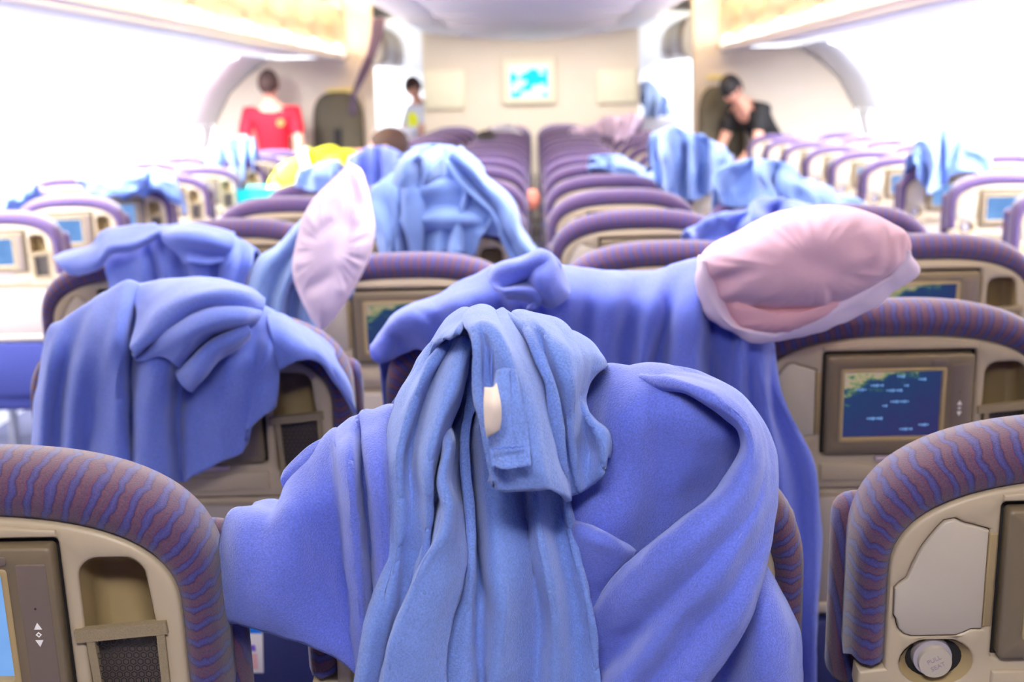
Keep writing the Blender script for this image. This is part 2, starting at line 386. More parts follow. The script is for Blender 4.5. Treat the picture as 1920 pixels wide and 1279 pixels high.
k = 15/F; bm = bmesh.new(); bx(bm, -.26, .26, -.06, 0, -.225, .225, .02, 3); bmobj('frame', bm, M['panel'], t, True)
box('screen', -.19, .19, -.066, -.061, -.155, .155, M['cyan_screen'], t)

def jumpseat(cx, nm, z1, wd):
    t = thing('attendant_seat', 'dark olive attendant seat against the %s far wall' % nm, 'seat', (cx, 12.70, 0), 'attendant seats')
    V = []; Fc = []; out = []
    for i in range(25):
        a = math.pi*i/24; out.append((-wd*math.copysign(abs(math.cos(a))**.7, math.cos(a)), z1-.26+.26*abs(math.sin(a))**.8))
    out = [(-wd*1.06, .55)]+out+[(wd*1.06, .55)]; n = len(out)
    for dy, inset in ((.04, 1), (-.04, 1), (-.07, .93), (-.08, .7)):
        V += [(x*inset, dy, .95+(z-.95)*inset) for x, z in out]
    for k in range(3): Fc += [(k*n+i, k*n+(i+1) % n, (k+1)*n+(i+1) % n, (k+1)*n+i) for i in range(n)]
    Fc += [tuple(range(3*n, 4*n)), tuple(range(n))]
    meshobj('backrest', V, Fc, M['olive'], t); box('seat', -wd, wd, -.13, .0, .30, .56, M['olive'], t, .03)
    box('base', -wd*.9, wd*.9, -.05, .04, 0, .30, M['arm'], t, .01)
    box('harness', -.03, .03, -.10, -.075, .6, 1.2, M['black'], t, .004)
def xz(px, py, Y): q = P(px, py, Y); return q.x, q.z
jx, jz = xz(632, 172, 12.7); jumpseat(jx, 'left', jz, .21); jx, jz = xz(1352, 160, 12.7); jumpseat(jx, 'right', jz, .19)
for px, py, nm in ((637, 169, 'left'), (1353, 145, 'right')):
    q = P(px, py, 12.7); t = box('placard', q.x-.12, q.x+.12, 12.72, 12.75, q.z-.018, q.z+.018, M['yellow_sign'], None, .004)
    tag(t, 'small yellow placard above the %s attendant seat' % nm, 'sign', 'yellow placards')
# tied-back curtain beside the left aisle
cols = []
for i in range(9):
    u = i/8; o_ = .02*(-1)**i
    cols.append([P(698+26*u, 34, 12.6+o_), P(690+20*u, 90, 12.55+o_), P(672+16*u, 140, 12.55+o_), P(658+9*u, 182, 12.6+o_), P(655+14*u, 215, 12.62+o_)])
tag(cloth('aisle_curtain', [loft(cols, 30, 4)], M['curtain'], thick=.006), 'plum grey curtain tied back beside the left aisle opening', 'curtain')
# trolley beyond the left opening
t = thing('service_trolley', 'pale grey ribbed trolley beyond the left aisle opening', 'trolley', (P(748, 230, 15.9).x, 15.9, 0))
box('body', -.18, .18, -.3, .3, .1, 1.12, M['cart'], t, .02)
for k in range(5): box('rib', -.15+.07*k, -.135+.07*k, -.312, -.298, .2, 1.0, M['steel'], t)
for a in (-.14, .14):
    for b in (-.24, .24):
        bm = bmesh.new(); cyl(bm, (a, b, .05), (1, 0, 0), .05, .03, 14); bmobj('wheel', bm, M['black'], t)

# ------------------------------------------------------------------ the seats
W, B_, NN = .228, .143, 2.65
TILT = R(8)
def bc(a, b, c): return Vector((a, -b*math.sin(TILT)-c*math.cos(TILT) if False else (-b)*math.sin(TILT)-c*math.cos(TILT), b*math.cos(TILT)-c*math.sin(TILT)))
def arch(is_, it, bend, n=40):
    """outline over the top: from the left side at b=bend, over the arch, to the right side"""
    hw = W-is_; pts = [(-hw, bend), (-hw, (bend-B_)/2)]
    for i in range(n+1):
        t = math.pi*(1-i/n); ct, st = math.cos(t), math.sin(t)
        pts.append((hw*math.copysign(abs(ct)**(2/NN), ct), -B_+(B_-it)*abs(st)**(2/NN)))
    return pts+[(hw, (bend-B_)/2), (hw, bend)]
def offset(loop, d):
    n = len(loop); out = []
    A = sum(loop[i][0]*loop[(i+1) % n][1]-loop[(i+1) % n][0]*loop[i][1] for i in range(n)); sg = 1 if A > 0 else -1
    for i in range(n):
        p0, p1, p2 = Vector(loop[i-1]), Vector(loop[i]), Vector(loop[(i+1) % n])
        e1 = (p1-p0); e2 = (p2-p1)
        if e1.length < 1e-7: e1 = e2
        if e2.length < 1e-7: e2 = e1
        e1.normalize(); e2.normalize(); n1 = Vector((-e1.y, e1.x)); n2 = Vector((-e2.y, e2.x)); nn = n1+n2
        if nn.length < 1e-4: nn = n1
        nn.normalize(); q = p1+nn*sg*d/max(.45, nn.dot(n1)); out.append((q.x, q.y))
    return out
def rrect(a0, a1, b0, b1, r, n=5):
    pts = []
    for cx, cy, s0 in ((a1-r, b1-r, 0), (a0+r, b1-r, 90), (a0+r, b0+r, 180), (a1-r, b0+r, 270)):
        for i in range(n+1):
            t = R(s0+90*i/n); pts.append((cx+r*math.cos(t), cy+r*math.sin(t)))
    return pts
def plate(outer, holes, c0, c1, bev=.002, back=False):
    """a plate in back coordinates with rounded rim and real openings"""
    bm = bmesh.new(); es = []
    for k, lp in enumerate([outer]+holes):
        rings = []
        inn = offset(lp, bev if k == 0 else -bev)
        for pts, c in ((inn, c1), (offset(lp, (bev*.3) if k == 0 else -bev*.3), c1-bev*.45), (lp, c1-bev), (lp, c0)):
            rings.append([bm.verts.new(bc(a, b, c)) for a, b in pts])
        n = len(lp)
        for r1, r2 in zip(rings, rings[1:]):
            for i in range(n):
                try: bm.faces.new((r1[i], r1[(i+1) % n], r2[(i+1) % n], r2[i]))
                except ValueError: pass
        for i in range(n):
            e = bm.edges.get((rings[0][i], rings[0][(i+1) % n]))
            if e: es.append(e)
    bmesh.ops.triangle_fill(bm, use_beauty=True, use_dissolve=False, edges=es, normal=bc(0, 0, 1)-bc(0, 0, 0))
    return bm
def pobj(name, bm, m, parent, **pr):
    o = bmobj(name, bm, m, parent, False, **pr); o.data.shade_smooth()
    md = o.data
    try: md.set_sharp_from_angle(angle=R(35))
    except Exception: pass
    return o
def bcbox(a0, a1, b0, b1, c0, c1, r=.004, bev=.0015): return plate(rrect(a0, a1, b0, b1, r, 3), [], c0, c1, bev)

def make_seat():
    t = thing('airline_seat', '', 'seat')
    # fabric cover wrapped over the top of the back
    prf = [(.026, .050, -.004), (.021, .044, .004), (.012, .028, .010), (.003, .014, .004), (-.002, .006, -.012), (-.003, .006, -.04), (.002, .014, -.075), (.02, .035, -.10), (.05, .06, -.115), (.1, .1, -.12)]
    V = []; Fc = []; UV = []; loops = []
    vcum = 0
    for k, (i_s, i_t, c) in enumerate(prf):
        lp = arch(i_s, i_t, -.225 if k < 5 else -.24); loops.append(lp)
        if k: vcum += math.dist(prf[k], prf[k-1])
        s = 0; ref = arch(0, 0, -.225)
        for j, (a, b) in enumerate(lp):
            if j: s += math.dist(ref[j], ref[j-1])
            V.append(bc(a, b, c)); UV.append((s, vcum))
    n = len(loops[0])
    for k in range(len(prf)-1):
        for j in range(n-1): a = k*n+j; Fc.append((a, a+1, a+n+1, a+n))
    base = (len(prf)-1)*n; Fc.append(tuple(base+j for j in range(n)))
    o = meshobj('fabric_cover', V, Fc, M['stripe'], t)
    me = o.data; ul = me.uv_layers.new(name='UVMap')
    for l in me.loops: ul.data[l.index].uv = UV[l.vertex_index]
    # headrest ears on the sitter's side
    bm = bmesh.new(); bx(bm, -W-.008, W+.008, .070, .120, -.30, -.10, .022, 4)
    bmesh.ops.transform(bm, matrix=Matrix.Rotation(TILT, 4, 'X'), verts=bm.verts); h = bmobj('headrest', bm, M['stripe'], t, True)
    ul = h.data.uv_layers.new(name='UVMap')
    for l in h.data.loops: q = h.data.vertices[l.vertex_index].co; ul.data[l.index].uv = (q.x+q.z*.2, q.y)
    bm = bmesh.new(); bx(bm, -.22, .22, .058, .125, -.70, -.22, .03, 3)
    bmesh.ops.transform(bm, matrix=Matrix.Rotation(TILT, 4, 'X'), verts=bm.verts); bmobj('backrest_cushion', bm, M['navy'], t, True)
    # beige shell with openings for monitor, hook panel and cubby
    lp = arch(.026, .050, -.232)
    lower = [(W-.002, -.234), (W-.001, -.25), (W-.006, -.274), (-W+.006, -.274), (-W+.001, -.25), (-W+.002, -.234)]
    outer = lp+lower
    tvh = rrect(-.107, .106, -.223, -.069, .004, 2)
    cub = rrect(.119, .186, -.245, -.088, .018, 6)
    cub = [(a-(.010 if (a > .15 and b > -.12) else 0), b) for a, b in cub]
    hook = [(-.117, -.192), (-.117, -.0955), (-.132, -.0905), (-.139, -.089), (-.147, -.0845), (-.156, -.086), (-.164, -.095), (-.174, -.110), (-.182, -.128), (-.186, -.141), (-.192, -.1455), (-.197, -.151), (-.1968, -.177), (-.194, -.181), (-.1935, -.183), (-.192, -.190), (-.187, -.1955), (-.180, -.198), (-.140, -.198), (-.133, -.195), (-.127, -.192)]
    rec = [(-.156+.033*math.cos(R(q)), -.226+.024*math.sin(R(q))) for q in range(0, 360, 15)]
    pobj('shell', plate(outer, [tvh, cub, offset(hook, -.0012), rec], -.018, .004, .003), M['shell'], t)
    pobj('inner_frame', plate(arch(.030, .056, -.27), [rrect(.114, .19, -.25, -.08, .01, 2)], -.022, -.006, .001), M['dark'], t)
    # lower shell
    low = [(W-.004, -.277), (W-.004, -.58), (W-.03, -.66), (-W+.03, -.66), (-W+.004, -.58), (-W+.004, -.277)]
    pobj('lower_shell', plate(low, [], -.03, -.004, .003), M['shell'], t)
    pobj('top_bar', plate([(-.107, -.0665), (-.107, -.0605), (-.05, -.0565), (0, -.0555), (.05, -.0565), (.106, -.0605), (.106, -.0665)], [], 0, .007, .0015), M['shell'], t)
    pobj('hook_panel', plate(hook, [], -.004, .0052, .0015), M['shell_light'], t)
    pobj('side_trim', bcbox(-.1165, -.1085, -.190, -.098, 0, .0055, .001), M['gold'], t)
    # monitor
    mo = pobj('monitor', plate(rrect(-.103, .102, -.2195, -.0735, .005, 3), [rrect(-.080, .060, -.197, -.095, .002, 2)], -.004, .013, .0025), M['bezel'], t)
    pobj('screen_frame', plate(rrect(-.0835, .0635, -.200, -.0915, .003, 2), [rrect(-.078, .058, -.195, -.0965, .0015, 2)], .001, .0142, .001), M['gold'], mo)
    sc_ = pobj('screen', bcbox(-.081, .061, -.198, -.094, -.001, .006, .001, .0005), M['blue_screen'], mo)
    pobj('button_strip', bcbox(.0715, .0965, -.210, -.0875, .01, .0140, .002, .0005), M['strip'], mo)
    for b, up in ((-.144, 1), (-.160, -1)):
        tri = [(.0836-.0034, b-.003*up), (.0836+.0034, b-.003*up), (.0836, b+.0034*up)]
        pobj('arrow_button', plate(tri, [], .0138, .0145, .0002), M['white_mark'], mo)
    dm = [(.0836-.0026, -.152), (.0836, -.1546), (.0836+.0026, -.152), (.0836, -.1494)]
    pobj('centre_button', plate(dm, [offset(dm, .0009)], .0138, .0144, .0001), M['white_mark'], mo)
    pobj('indicator', plate([(.0836+.001*math.cos(R(q)), -.128+.001*math.sin(R(q))) for q in range(0, 360, 45)], [], .0138, .0143, .0001), M['dark'], mo)
    pobj('tab', bcbox(-.096, -.083, -.0915, -.085, .01, .0142, .002, .0005) if False else bcbox(.042, .064, -.0885, -.0805, .01, .0142, .002, .0005), M['strip'], mo)
    # cubby: a real recess with net pocket
    bm = bmesh.new(); cl = offset(cub, .0004); n = len(cl)
    rings = [[bm.verts.new(bc(a, b, c)) for a, b in (cl if c > -.05 else offset(cl, .006))] for c in (.0015, -.03, -.040, -.0501)]
    for r1, r2 in zip(rings, rings[1:]):
        for i in range(n): bm.faces.new((r1[i], r1[(i+1) % n], r2[(i+1) % n], r2[i]))
    bm.faces.new(rings[-1]); cb = bmobj('storage_cubby', bm, M['gold'], t, False); cb.data.shade_smooth()
    # net pocket: webbing frame and hexagonal mesh
    bm = bmesh.new()
    def bar(a0, b0, a1, b1, wd, c0, c1):
        d = Vector((a1-a0, b1-b0)); d.normalize(); nrm = Vector((-d.y, d.x))*wd/2
        q = [(a0+nrm.x, b0+nrm.y), (a1+nrm.x, b1+nrm.y), (a1-nrm.x, b1-nrm.y), (a0-nrm.x, b0-nrm.y)]
        v = [bm.verts.new(bc(x, y, c)) for c in (c0, c1) for x, y in q]
        for f in ((4, 5, 6, 7), (0, 1, 5, 4), (1, 2, 6, 5), (2, 3, 7, 6), (3, 0, 4, 7), (0, 3, 2, 1)): bm.faces.new([v[i] for i in f])
    bar(.112, -.158, .190, -.151, .011, .001, .009); bar(.124, -.158, .128, -.243, .007, .0, .008); bar(.184, -.156, .184, -.243, .007, .0, .008); bar(.122, -.241, .190, -.241, .009, .0, .008)
    pk = bmobj('net_pocket', bm, M['net_trim'], t)
    bm = bmesh.new(); hx = .0062; rows_ = 13
    for r_ in range(rows_):
        for q in range(10):
            cx = .130+hx*q+(hx/2 if r_ % 2 else 0); cy = -.166-r_*.0058
            if cx > .184: continue
            pts = [(cx+hx/2*math.cos(R(60*k+30)), cy+.0034*math.sin(R(60*k+30))) for k in range(6)]
            pin = [(cx+(x-cx)*.66, cy+(y-cy)*.66) for x, y in pts]
            v1 = [bm.verts.new(bc(x, y, .004+.003*math.sin(r_/4))) for x, y in pts]; v2 = [bm.verts.new(bc(x, y, .004+.003*math.sin(r_/4))) for x, y in pin]
            for k in range(6): bm.faces.new((v1[k], v1[(k+1) % 6], v2[(k+1) % 6], v2[k]))
    bmobj('netting', bm, M['net'], pk, False, kind='stuff')
    pobj('pocket_lining', bcbox(.124, .184, -.243, -.160, -.014, -.011, .002, .0005), M['strip'], pk)
    # round pull button in its dish
    bm = bmesh.new(); rings = []
    for rx, ry, cc, ox in ((.0335, .0245, .0035, 0), (.026, .020, -.006, .0), (.020, .017, -.012, 0), (.017, .0162, -.014, 0)):
        rings.append([bm.verts.new(bc(-.156+ox+rx*math.cos(R(q)), -.226+ry*math.sin(R(q)), cc)) for q in range(0, 360, 15)])
    for r1, r2 in zip(rings, rings[1:]):
        for i in range(24): bm.faces.new((r1[i], r1[(i+1) % 24], r2[(i+1) % 24], r2[i]))
    bm.faces.new(rings[-1]); bmobj('button_dish', bm, M['gold'], t, True)
    bm = bmesh.new(); cyl(bm, bc(-.159, -.222, -.004), bc(0, 0, 1)-bc(0, 0, 0), .0182, .014, 32, .0176); rg = bmobj('release_button', bm, M['metal'], t)
    rg.data.shade_smooth(); rg.data.set_sharp_from_angle(angle=R(35))
    bm = bmesh.new(); cyl(bm, bc(-.1575, -.2245, .005), bc(0, 0, 1)-bc(0, 0, 0), .0155, .006, 32, .0149); q = bmobj('button_cap', bm, M['shell_light'], rg); q.data.shade_smooth(); q.data.set_sharp_from_angle(angle=R(35))
    for k, s_ in enumerate(('PULL', 'SEAT')):
        fc = bpy.data.curves.new('lettering', 'FONT'); fc.body = s_; fc.size = .0062; fc.align_x = 'CENTER'; fc.align_y = 'CENTER'; fc.extrude = .0001
        fo = bpy.data.objects.new('tmp', fc); C.objects.link(fo); bpy.context.view_layer.update()
        me = bpy.data.meshes.new_from_object(fo.evaluated_get(bpy.context.evaluated_depsgraph_get())); bpy.data.objects.remove(fo)
        me.materials.clear(); me.materials.append(M['grey_mark'])
        o = link('lettering', me, rg)
        rot = Matrix.Rotation(R(90)-TILT, 4, 'X') if False else Matrix.Rotation(R(90)+TILT, 4, 'X')
        o.matrix_local = Matrix.Translation(bc(-.159+.004*k, -.2215-.0068*k, .0083)) @ rot @ Matrix.Rotation(R(28), 4, 'Z')
    # latch, tray catch, tray, pocket
    pobj('tray_latch', bcbox(-.03, .05, -.2315, -.2245, .002, .011, .003, .002), M['catch'], t)
    cat = [(-.106, -.2345), (-.05, -.2345), (-.035, -.237), (-.01, -.242), (.03, -.242), (.06, -.2345), (.106, -.2345), (.106, -.262), (.06, -.262), (.05, -.265), (-.03, -.265), (-.045, -.262), (-.106, -.262)]
    pobj('catch_panel', plate(cat, [], .0, .0075, .0025), M['shell'], t)
    tr = pobj('tray_table', plate(rrect(-.205, .205, -.462, -.286, .008, 3), [], -.006, .010, .003), M['tray'], t)
    pobj('tray_edge', bcbox(-.205, .205, -.468, -.452, .0, .0135, .003, .002), M['shell_light'], tr)
    pobj('caption_plate', bcbox(-.19, -.135, -.312, -.296, .009, .0108, .001, .0004), M['strip'], tr)
    pobj('literature_pocket', plate(rrect(-.2, .2, -.68, -.48, .02, 4), [], -.01, .020, .006), M['navy'], t)
    # seat cushion, arm rests, frame
    bm = bmesh.new(); bx(bm, -.23, .23, .10, .58, -.74, -.60, .04, 3); bmobj('seat_cushion', bm, M['navy'], t, True)
    for s in (-1, 1):
        bm = bmesh.new(); bx(bm, s*.240-.008, s*.240+.008, .10, .50, -.53, -.49, .005, 2); bmobj('armrest', bm, M['arm'], t, True)
        bm = bmesh.new(); cyl(bm, (s*.16, .16, -.95), (0, .12, 1), .018, .44, 10); cyl(bm, (s*.16, .46, -.95), (0, -.1, 1), .018, .44, 10); bx(bm, s*.16-.02, s*.16+.02, .12, .52, -1.16, -1.14); bmobj('leg', bm, M['steel'], t, False)
    return t
proto = make_seat()
def kids(o): return [c for c in bpy.data.objects if c.parent == o]
tree = [(c, kids(c)) for c in kids(proto)]
used = [0]
SEATZ = 1.163
def seat(x, y, label, group, z=SEATZ, lean=0.0, screen=None, slim=False, scale=1.0):
    if not used[0]:
        t = proto; used[0] = 1; mapping = {c: c for c, _ in tree}
        subs = {g: g for _, gs in tree for g in gs}
    else:
        t = proto.copy(); C.objects.link(t); subs = {}
        for c, gs in tree:
            if slim and c.name.split('.')[0] in ('button_dish', 'release_button', 'inner_frame', 'side_trim', 'tray_latch', 'leg') and False: continue
            k = c.copy(); C.objects.link(k); k.parent = t
            for g in gs:
                if slim and g.name.split('.')[0] in ('lettering', 'arrow_button', 'centre_button', 'indicator', 'tab', 'button_cap'): continue
                h = g.copy(); C.objects.link(h); h.parent = k; subs[g] = h
    t.location = (x, y, z); t.rotation_euler = (lean, 0, 0); t['label'] = label; t['group'] = group; t['category'] = 'seat'; t.scale = (scale, 1, 1)
    if screen:
        for g, h in subs.items():
            if g.name.startswith('screen') and not g.name.startswith('screen_frame'):
                h.data = scr_meshes[screen]
    return t
scr0 = [g for _, gs in tree for g in gs if g.name.split('.')[0] == 'screen'][0].data
scr_meshes = {'blue': scr0}
mm = scr0.copy(); mm.materials.clear(); mm.materials.append(M['map']); scr_meshes['map'] = mm
mo_ = scr0.copy(); mo_.materials.clear(); mo_.materials.append(mat('dark_screen', (60, 64, 84), .2)); scr_meshes['off'] = mo_

g0 = 'seats of the nearest row'
seat(-.508, 1.17, 'purple-striped airline seat with net pocket at the lower left, nearest row', g0, 1.170, screen='blue')
seat(.008, 1.275, 'nearest-row airline seat almost hidden under the big blue blankets', g0, 1.15)
seat(.512, 1.262, 'purple-striped airline seat with round pull button at the lower right, nearest row', g0, 1.158)
g1 = 'seats of the second row'
seat(-.497, 2.03, 'airline seat draped with a blue blanket behind the lower left seat', g1)
seat(.008, 2.06, 'second-row middle airline seat covered by the long blue blanket', g1)
sR = seat(.503, 2.03, 'airline seat showing a flight map, under the large pink pillow', g1, 1.158, screen='map')
cn = ['leftmost', 'centre-left', 'centre-right', 'rightmost']
rowY = [2.88+.81*k for k in range(15)]
for k, y in enumerate(rowY):
    for j in range(4):
        x = (j-1.5)*.5+(-.012 if j < 2 else .012)
        if k == 0:
            lab = ['third-row airline seat with a crumpled blue blanket, far left of the centre block', 'third-row airline seat with a map screen beside the upright pink pillow', 'third-row airline seat with plain purple top behind the standing blanket fold', 'third-row airline seat with cubby and map screen beyond the large pink pillow'][j]
        else:
            lab = 'beige airline seat with purple edge, %s column, %s row beyond the upright pillow' % (cn[j], ords[k-1])
        seat(x, y, lab, 'seats of the centre block', SEATZ+(.0 if k else (.0, -.012, 0, .002)[j]), screen='map' if k == 0 else ('off' if k % 3 == 1 else 'blue'), slim=k > 0)
SZ = 1.095
sideY = [5.15+.81*k for k in range(9)]
for s, nm in ((-1, 'left'), (1, 'right')):
    for k, y in enumerate(sideY[:8] if s < 0 else sideY):
        for j in range(2):
            x = s*(1.66+.236+.5*j)
            lab = 'pale airline seat in the %s side block, %s, %s row from camera' % (nm, 'on the aisle' if j == 0 else 'by the window', ords[k])
            seat(x, y+(0 if s < 0 else .05), lab, 'seats of the %s side block' % nm, SZ, slim=True, scale=.96)

# map captions on the flight map screen (flat lettering smudges as in the photo)
CAPS = True
# ------------------------------------------------------------------ blankets on the nearest seats
def deep(d, k=2.5): return d*k/100 if d > 0 else d/100
def B0(px, py, d=0): return PL(px, py, 1.235, 1.16, .12, deep(d))
def col(pts, base=B0, off=0.0, back=None):
    c = [base(p[0], p[1], (p[2] if len(p) > 2 else 0)+off) for p in pts]
    if back:
        q = c[0]; h = []
        for dy, dz in back: h.append(Vector((q.x, q.y+dy, q.z+dz)))
        c = h[::-1]+c
    return c
BK = [(.03, -.004), (.075, -.03), (.11, -.09), (.13, -.17)]
# -- the broad periwinkle blanket
lw = [  # left wing
 ([(470, 948, -4), (432, 962, 0), (416, 1010, .5), (414, 1090, .8), (413, 1150, .5), (418, 1164, .2)], None),
 ([(500, 951, -2), (470, 975, 1.2), (450, 1020, 2.0), (446, 1100, 2.2), (448, 1165, 1.6), (452, 1176, 1.2)], None),
 ([(520, 945, -1), (505, 985, 2.0), (500, 1050, 2.6), (505, 1130, 2.4), (520, 1185, 1.6), (524, 1196, 1.4)], None),
 ([(545, 905, -1), (545, 960, 2.2), (550, 1040, 2.4), (565, 1130, 2.0), (585, 1200, 1.6), (590, 1216, 1.4)], None),
 ([(590, 850, -1), (592, 930, 1.6), (600, 1040, 1.4), (622, 1150, 1.2), (645, 1225, 1.0), (650, 1243, .8)], None),
 ([(622, 815, -1), (626, 900, 1.4), (638, 1030, .8), (655, 1170, .7), (668, 1235, .8), (675, 1270, .7)], None),
 ([(631, 810, -1), (634, 880, 2.8), (646, 1030, 2.6), (664, 1180, 2.2), (676, 1240, 1.8), (684, 1290, 1.6)], None),
 ([(655, 792, -1), (660, 880, 3.6), (670, 1030, 3.5), (682, 1180, 2.6), (692, 1240, 2.4), (700, 1300, 2.0)], None),
 ([(676, 780, -1), (682, 880, 1.2), (694, 1030, 1.1), (704, 1180, 1.6), (712, 1240, 1.6), (715, 1300, 1.4)], None),
 ([(686, 776, -1), (692, 880, 3.6), (702, 1030, 3.4), (714, 1180, 2.4), (720, 1240, 2.2), (725, 1300, 2.0)], None),
 ([(712, 768, -1), (716, 880, 3.8), (724, 1030, 3.6), (736, 1180, 2.6), (740, 1240, 2.2), (745, 1300, 2.0)], None),
 ([(740, 765, -1), (742, 880, 2.5), (750, 1030, 2.4), (760, 1180, 1.8), (770, 1240, 1.6), (775, 1300, 1.4)], None)]
g1_ = loft([col(c, back=BK) for c, _ in lw], 90, 8)
# small flap behind the left wing, and a hem corner on the upper left
flp = loft([col([(650, 806, -2.5), (600, 826, -2.2), (560, 856, -2.2), (532, 884, -2.4)]), col([(655, 815, -1.8), (608, 838, -1.2), (566, 872, -1.2), (528, 902, -1.6)]), col([(655, 835, -2.2), (610, 860, -2), (575, 890, -2), (533, 920, -2.4)])], 30, 8)
# right wing: sheet from under the bunch to the outer roll
rw = [
 [(1085, 700, -1), (1075, 800, .4), (1050, 900, .6), (1030, 980, .6), (1040, 1060, .6), (1060, 1200, .6)],
 [(1120, 695, -1), (1118, 790, 1.4), (1100, 900, 1.6), (1080, 985, 1.6), (1085, 1060, 1.0), (1090, 1200, .6)],
 [(1150, 690, -.5), (1152, 780, 2.2), (1142, 900, 2.3), (1125, 1000, 2.3), (1120, 1060, 1.2), (1110, 1200, .6)],
 [(1185, 684, 0), (1192, 770, 2.9), (1190, 880, 2.7), (1172, 985, 2.4), (1160, 1065, 1.2), (1140, 1200, .6)],
 [(1225, 685, 0), (1238, 760, 2.6), (1240, 860, 2.2), (1225, 960, 1.6), (1200, 1050, .8), (1180, 1200, .4)],
 [(1265, 693, 0), (1286, 768, 3.0), (1290, 860, 2.4), (1270, 950, 1.4), (1240, 1040, .6), (1220, 1200, .2)],
 [(1310, 708, 0), (1335, 790, 2.4), (1335, 860, 1.6), (1310, 930, .8), (1280, 1030, .2), (1260, 1200, 0)],
 [(1350, 722, 0), (1372, 800, 1.6), (1365, 870, .8), (1340, 940, .2), (1310, 1030, -.2), (1290, 1200, -.2)],
 [(1385, 745, -.5), (1392, 820, .6), (1392, 880, .2), (1370, 960, -.4), (1340, 1040, -.4), (1320, 1200, -.4)]]
g2_ = loft([col(c, back=BK) for c in rw], 90, 8)
# outer roll and the diagonal band that sweeps down to the lower left
bd = [  # lines along the band from its top (wing crest) down-left; ordered from inner edge to outer edge
 [(1205, 716, 1.1), (1290, 735, 2.8), (1352, 772, 2.8), (1386, 806, 2.4), (1388, 846, 2.2), (1345, 912, 2.4), (1270, 975, 2.8), (1190, 1046, 2.6), (1105, 1142, .9), (1060, 1190, -.4)],
 [(1200, 708, 1.0), (1292, 727, 3.5), (1358, 764, 3.8), (1396, 802, 3.9), (1402, 845, 3.9), (1360, 912, 4.1), (1282, 980, 4.4), (1198, 1056, 3.8), (1108, 1160, 1.5), (1050, 1225, -.2)],
 [(1204, 702, .9), (1300, 718, 2.8), (1368, 750, 3.2), (1410, 800, 3.6), (1414, 860, 4.1), (1378, 935, 4.7), (1305, 1010, 5.0), (1218, 1095, 4.2), (1125, 1205, 1.5), (1060, 1280, -.2)],
 [(1212, 696, .6), (1306, 712, 1.6), (1378, 742, 2.2), (1424, 806, 2.8), (1428, 880, 3.6), (1392, 965, 4.3), (1322, 1050, 4.3), (1240, 1135, 3.4), (1150, 1235, 1.3), (1080, 1320, -.2)],
 [(1225, 693, .4), (1312, 708, .8), (1388, 742, 1.2), (1434, 816, 2.2), (1438, 900, 3.2), (1404, 990, 4.4), (1345, 1080, 4.8), (1268, 1165, 4.2), (1185, 1262, 3.4), (1110, 1350, 2.4)],
 [(1228, 689, 0), (1318, 706, .2), (1396, 746, .4), (1444, 825, 1.6), (1446, 920, 2.8), (1416, 1010, 3.6), (1362, 1110, 3.9), (1295, 1195, 3.4), (1222, 1290, 2.9), (1160, 1370, 2.2)],
 [(1230, 687, -.6), (1320, 705, -.6), (1402, 752, -.4), (1450, 835, .8), (1453, 940, 2.2), (1432, 1040, 3.4), (1386, 1140, 4.2), (1328, 1225, 4.0), (1268, 1305, 3.6), (1215, 1385, 3.0)],
 [(1232, 687, -1.2), (1322, 706, -1.4), (1405, 758, -1.4), (1454, 845, -.2), (1457, 950, 1.4), (1441, 1045, 2.8), (1408, 1160, 3.6), (1362, 1235, 3.4), (1305, 1310, 3.0), (1255, 1390, 2.4)]]
g3_ = loft([col(c) for c in bd], 110, 8)
# lower right piece hanging behind the band
lr = [
 [(1290, 1110, -.2), (1290, 1200, .6), (1290, 1320, .6)],
 [(1340, 1060, 0), (1335, 1190, 1.5), (1320, 1320, 1.5)],
 [(1385, 1050, 0), (1380, 1180, 1.0), (1365, 1245, .2), (1350, 1320, -.2)],
 [(1420, 1050, -.4), (1428, 1130, 2.1), (1430, 1200, 2.6), (1420, 1320, 2.0)],
 [(1436, 1050, -.8), (1456, 1130, 1.9), (1470, 1200, 2.3), (1468, 1320, 2.2)],
 [(1440, 1058, -1.5), (1476, 1130, .6), (1498, 1190, 1.0), (1505, 1250, .9), (1506, 1325, .8)],
 [(1442, 1064, -2.5), (1480, 1134, -.4), (1503, 1195, .0), (1508, 1250, -.1), (1508, 1325, -.2)]]
g4_ = loft([col(c) for c in lr], 60, 8)
g5_ = loft([col(c) for c in [
 [(1035, 958, -1), (1030, 972, -.6), (1030, 1000, -.6), (1035, 1100, -.6), (1040, 1220, -.6)], [(1062, 966, .6), (1060, 980, 1.6), (1058, 1006, 1.4), (1064, 1100, .6), (1070, 1220, 0)],
 [(1092, 978, 1.4), (1089, 994, 2.9), (1087, 1020, 2.7), (1090, 1090, 1.6), (1092, 1220, .2)], [(1128, 992, 1.4), (1125, 1008, 3.3), (1119, 1032, 3.0), (1108, 1095, 1.8), (1100, 1220, .4)],
 [(1164, 1010, 1.0), (1161, 1026, 2.9), (1152, 1046, 2.6), (1130, 1105, 1.4), (1112, 1220, .4)], [(1195, 1026, .4), (1190, 1040, 1.9), (1178, 1060, 1.5), (1148, 1115, .8), (1125, 1220, .2)]]], 50, 8)
ba = cloth('blanket', [g1_, flp, g2_, g3_, g4_, g5_], M['fleece_a'], thick=.0045, wr=.003, wscale=16)
tag(ba, 'broad periwinkle fleece blanket spread over the nearest middle seat', 'blanket')

# -- the steel blue blanket bunched on top, with a cream label
def Bt(px, py, d=0): return PL(px, py, 1.200, 1.16, .12, deep(d))
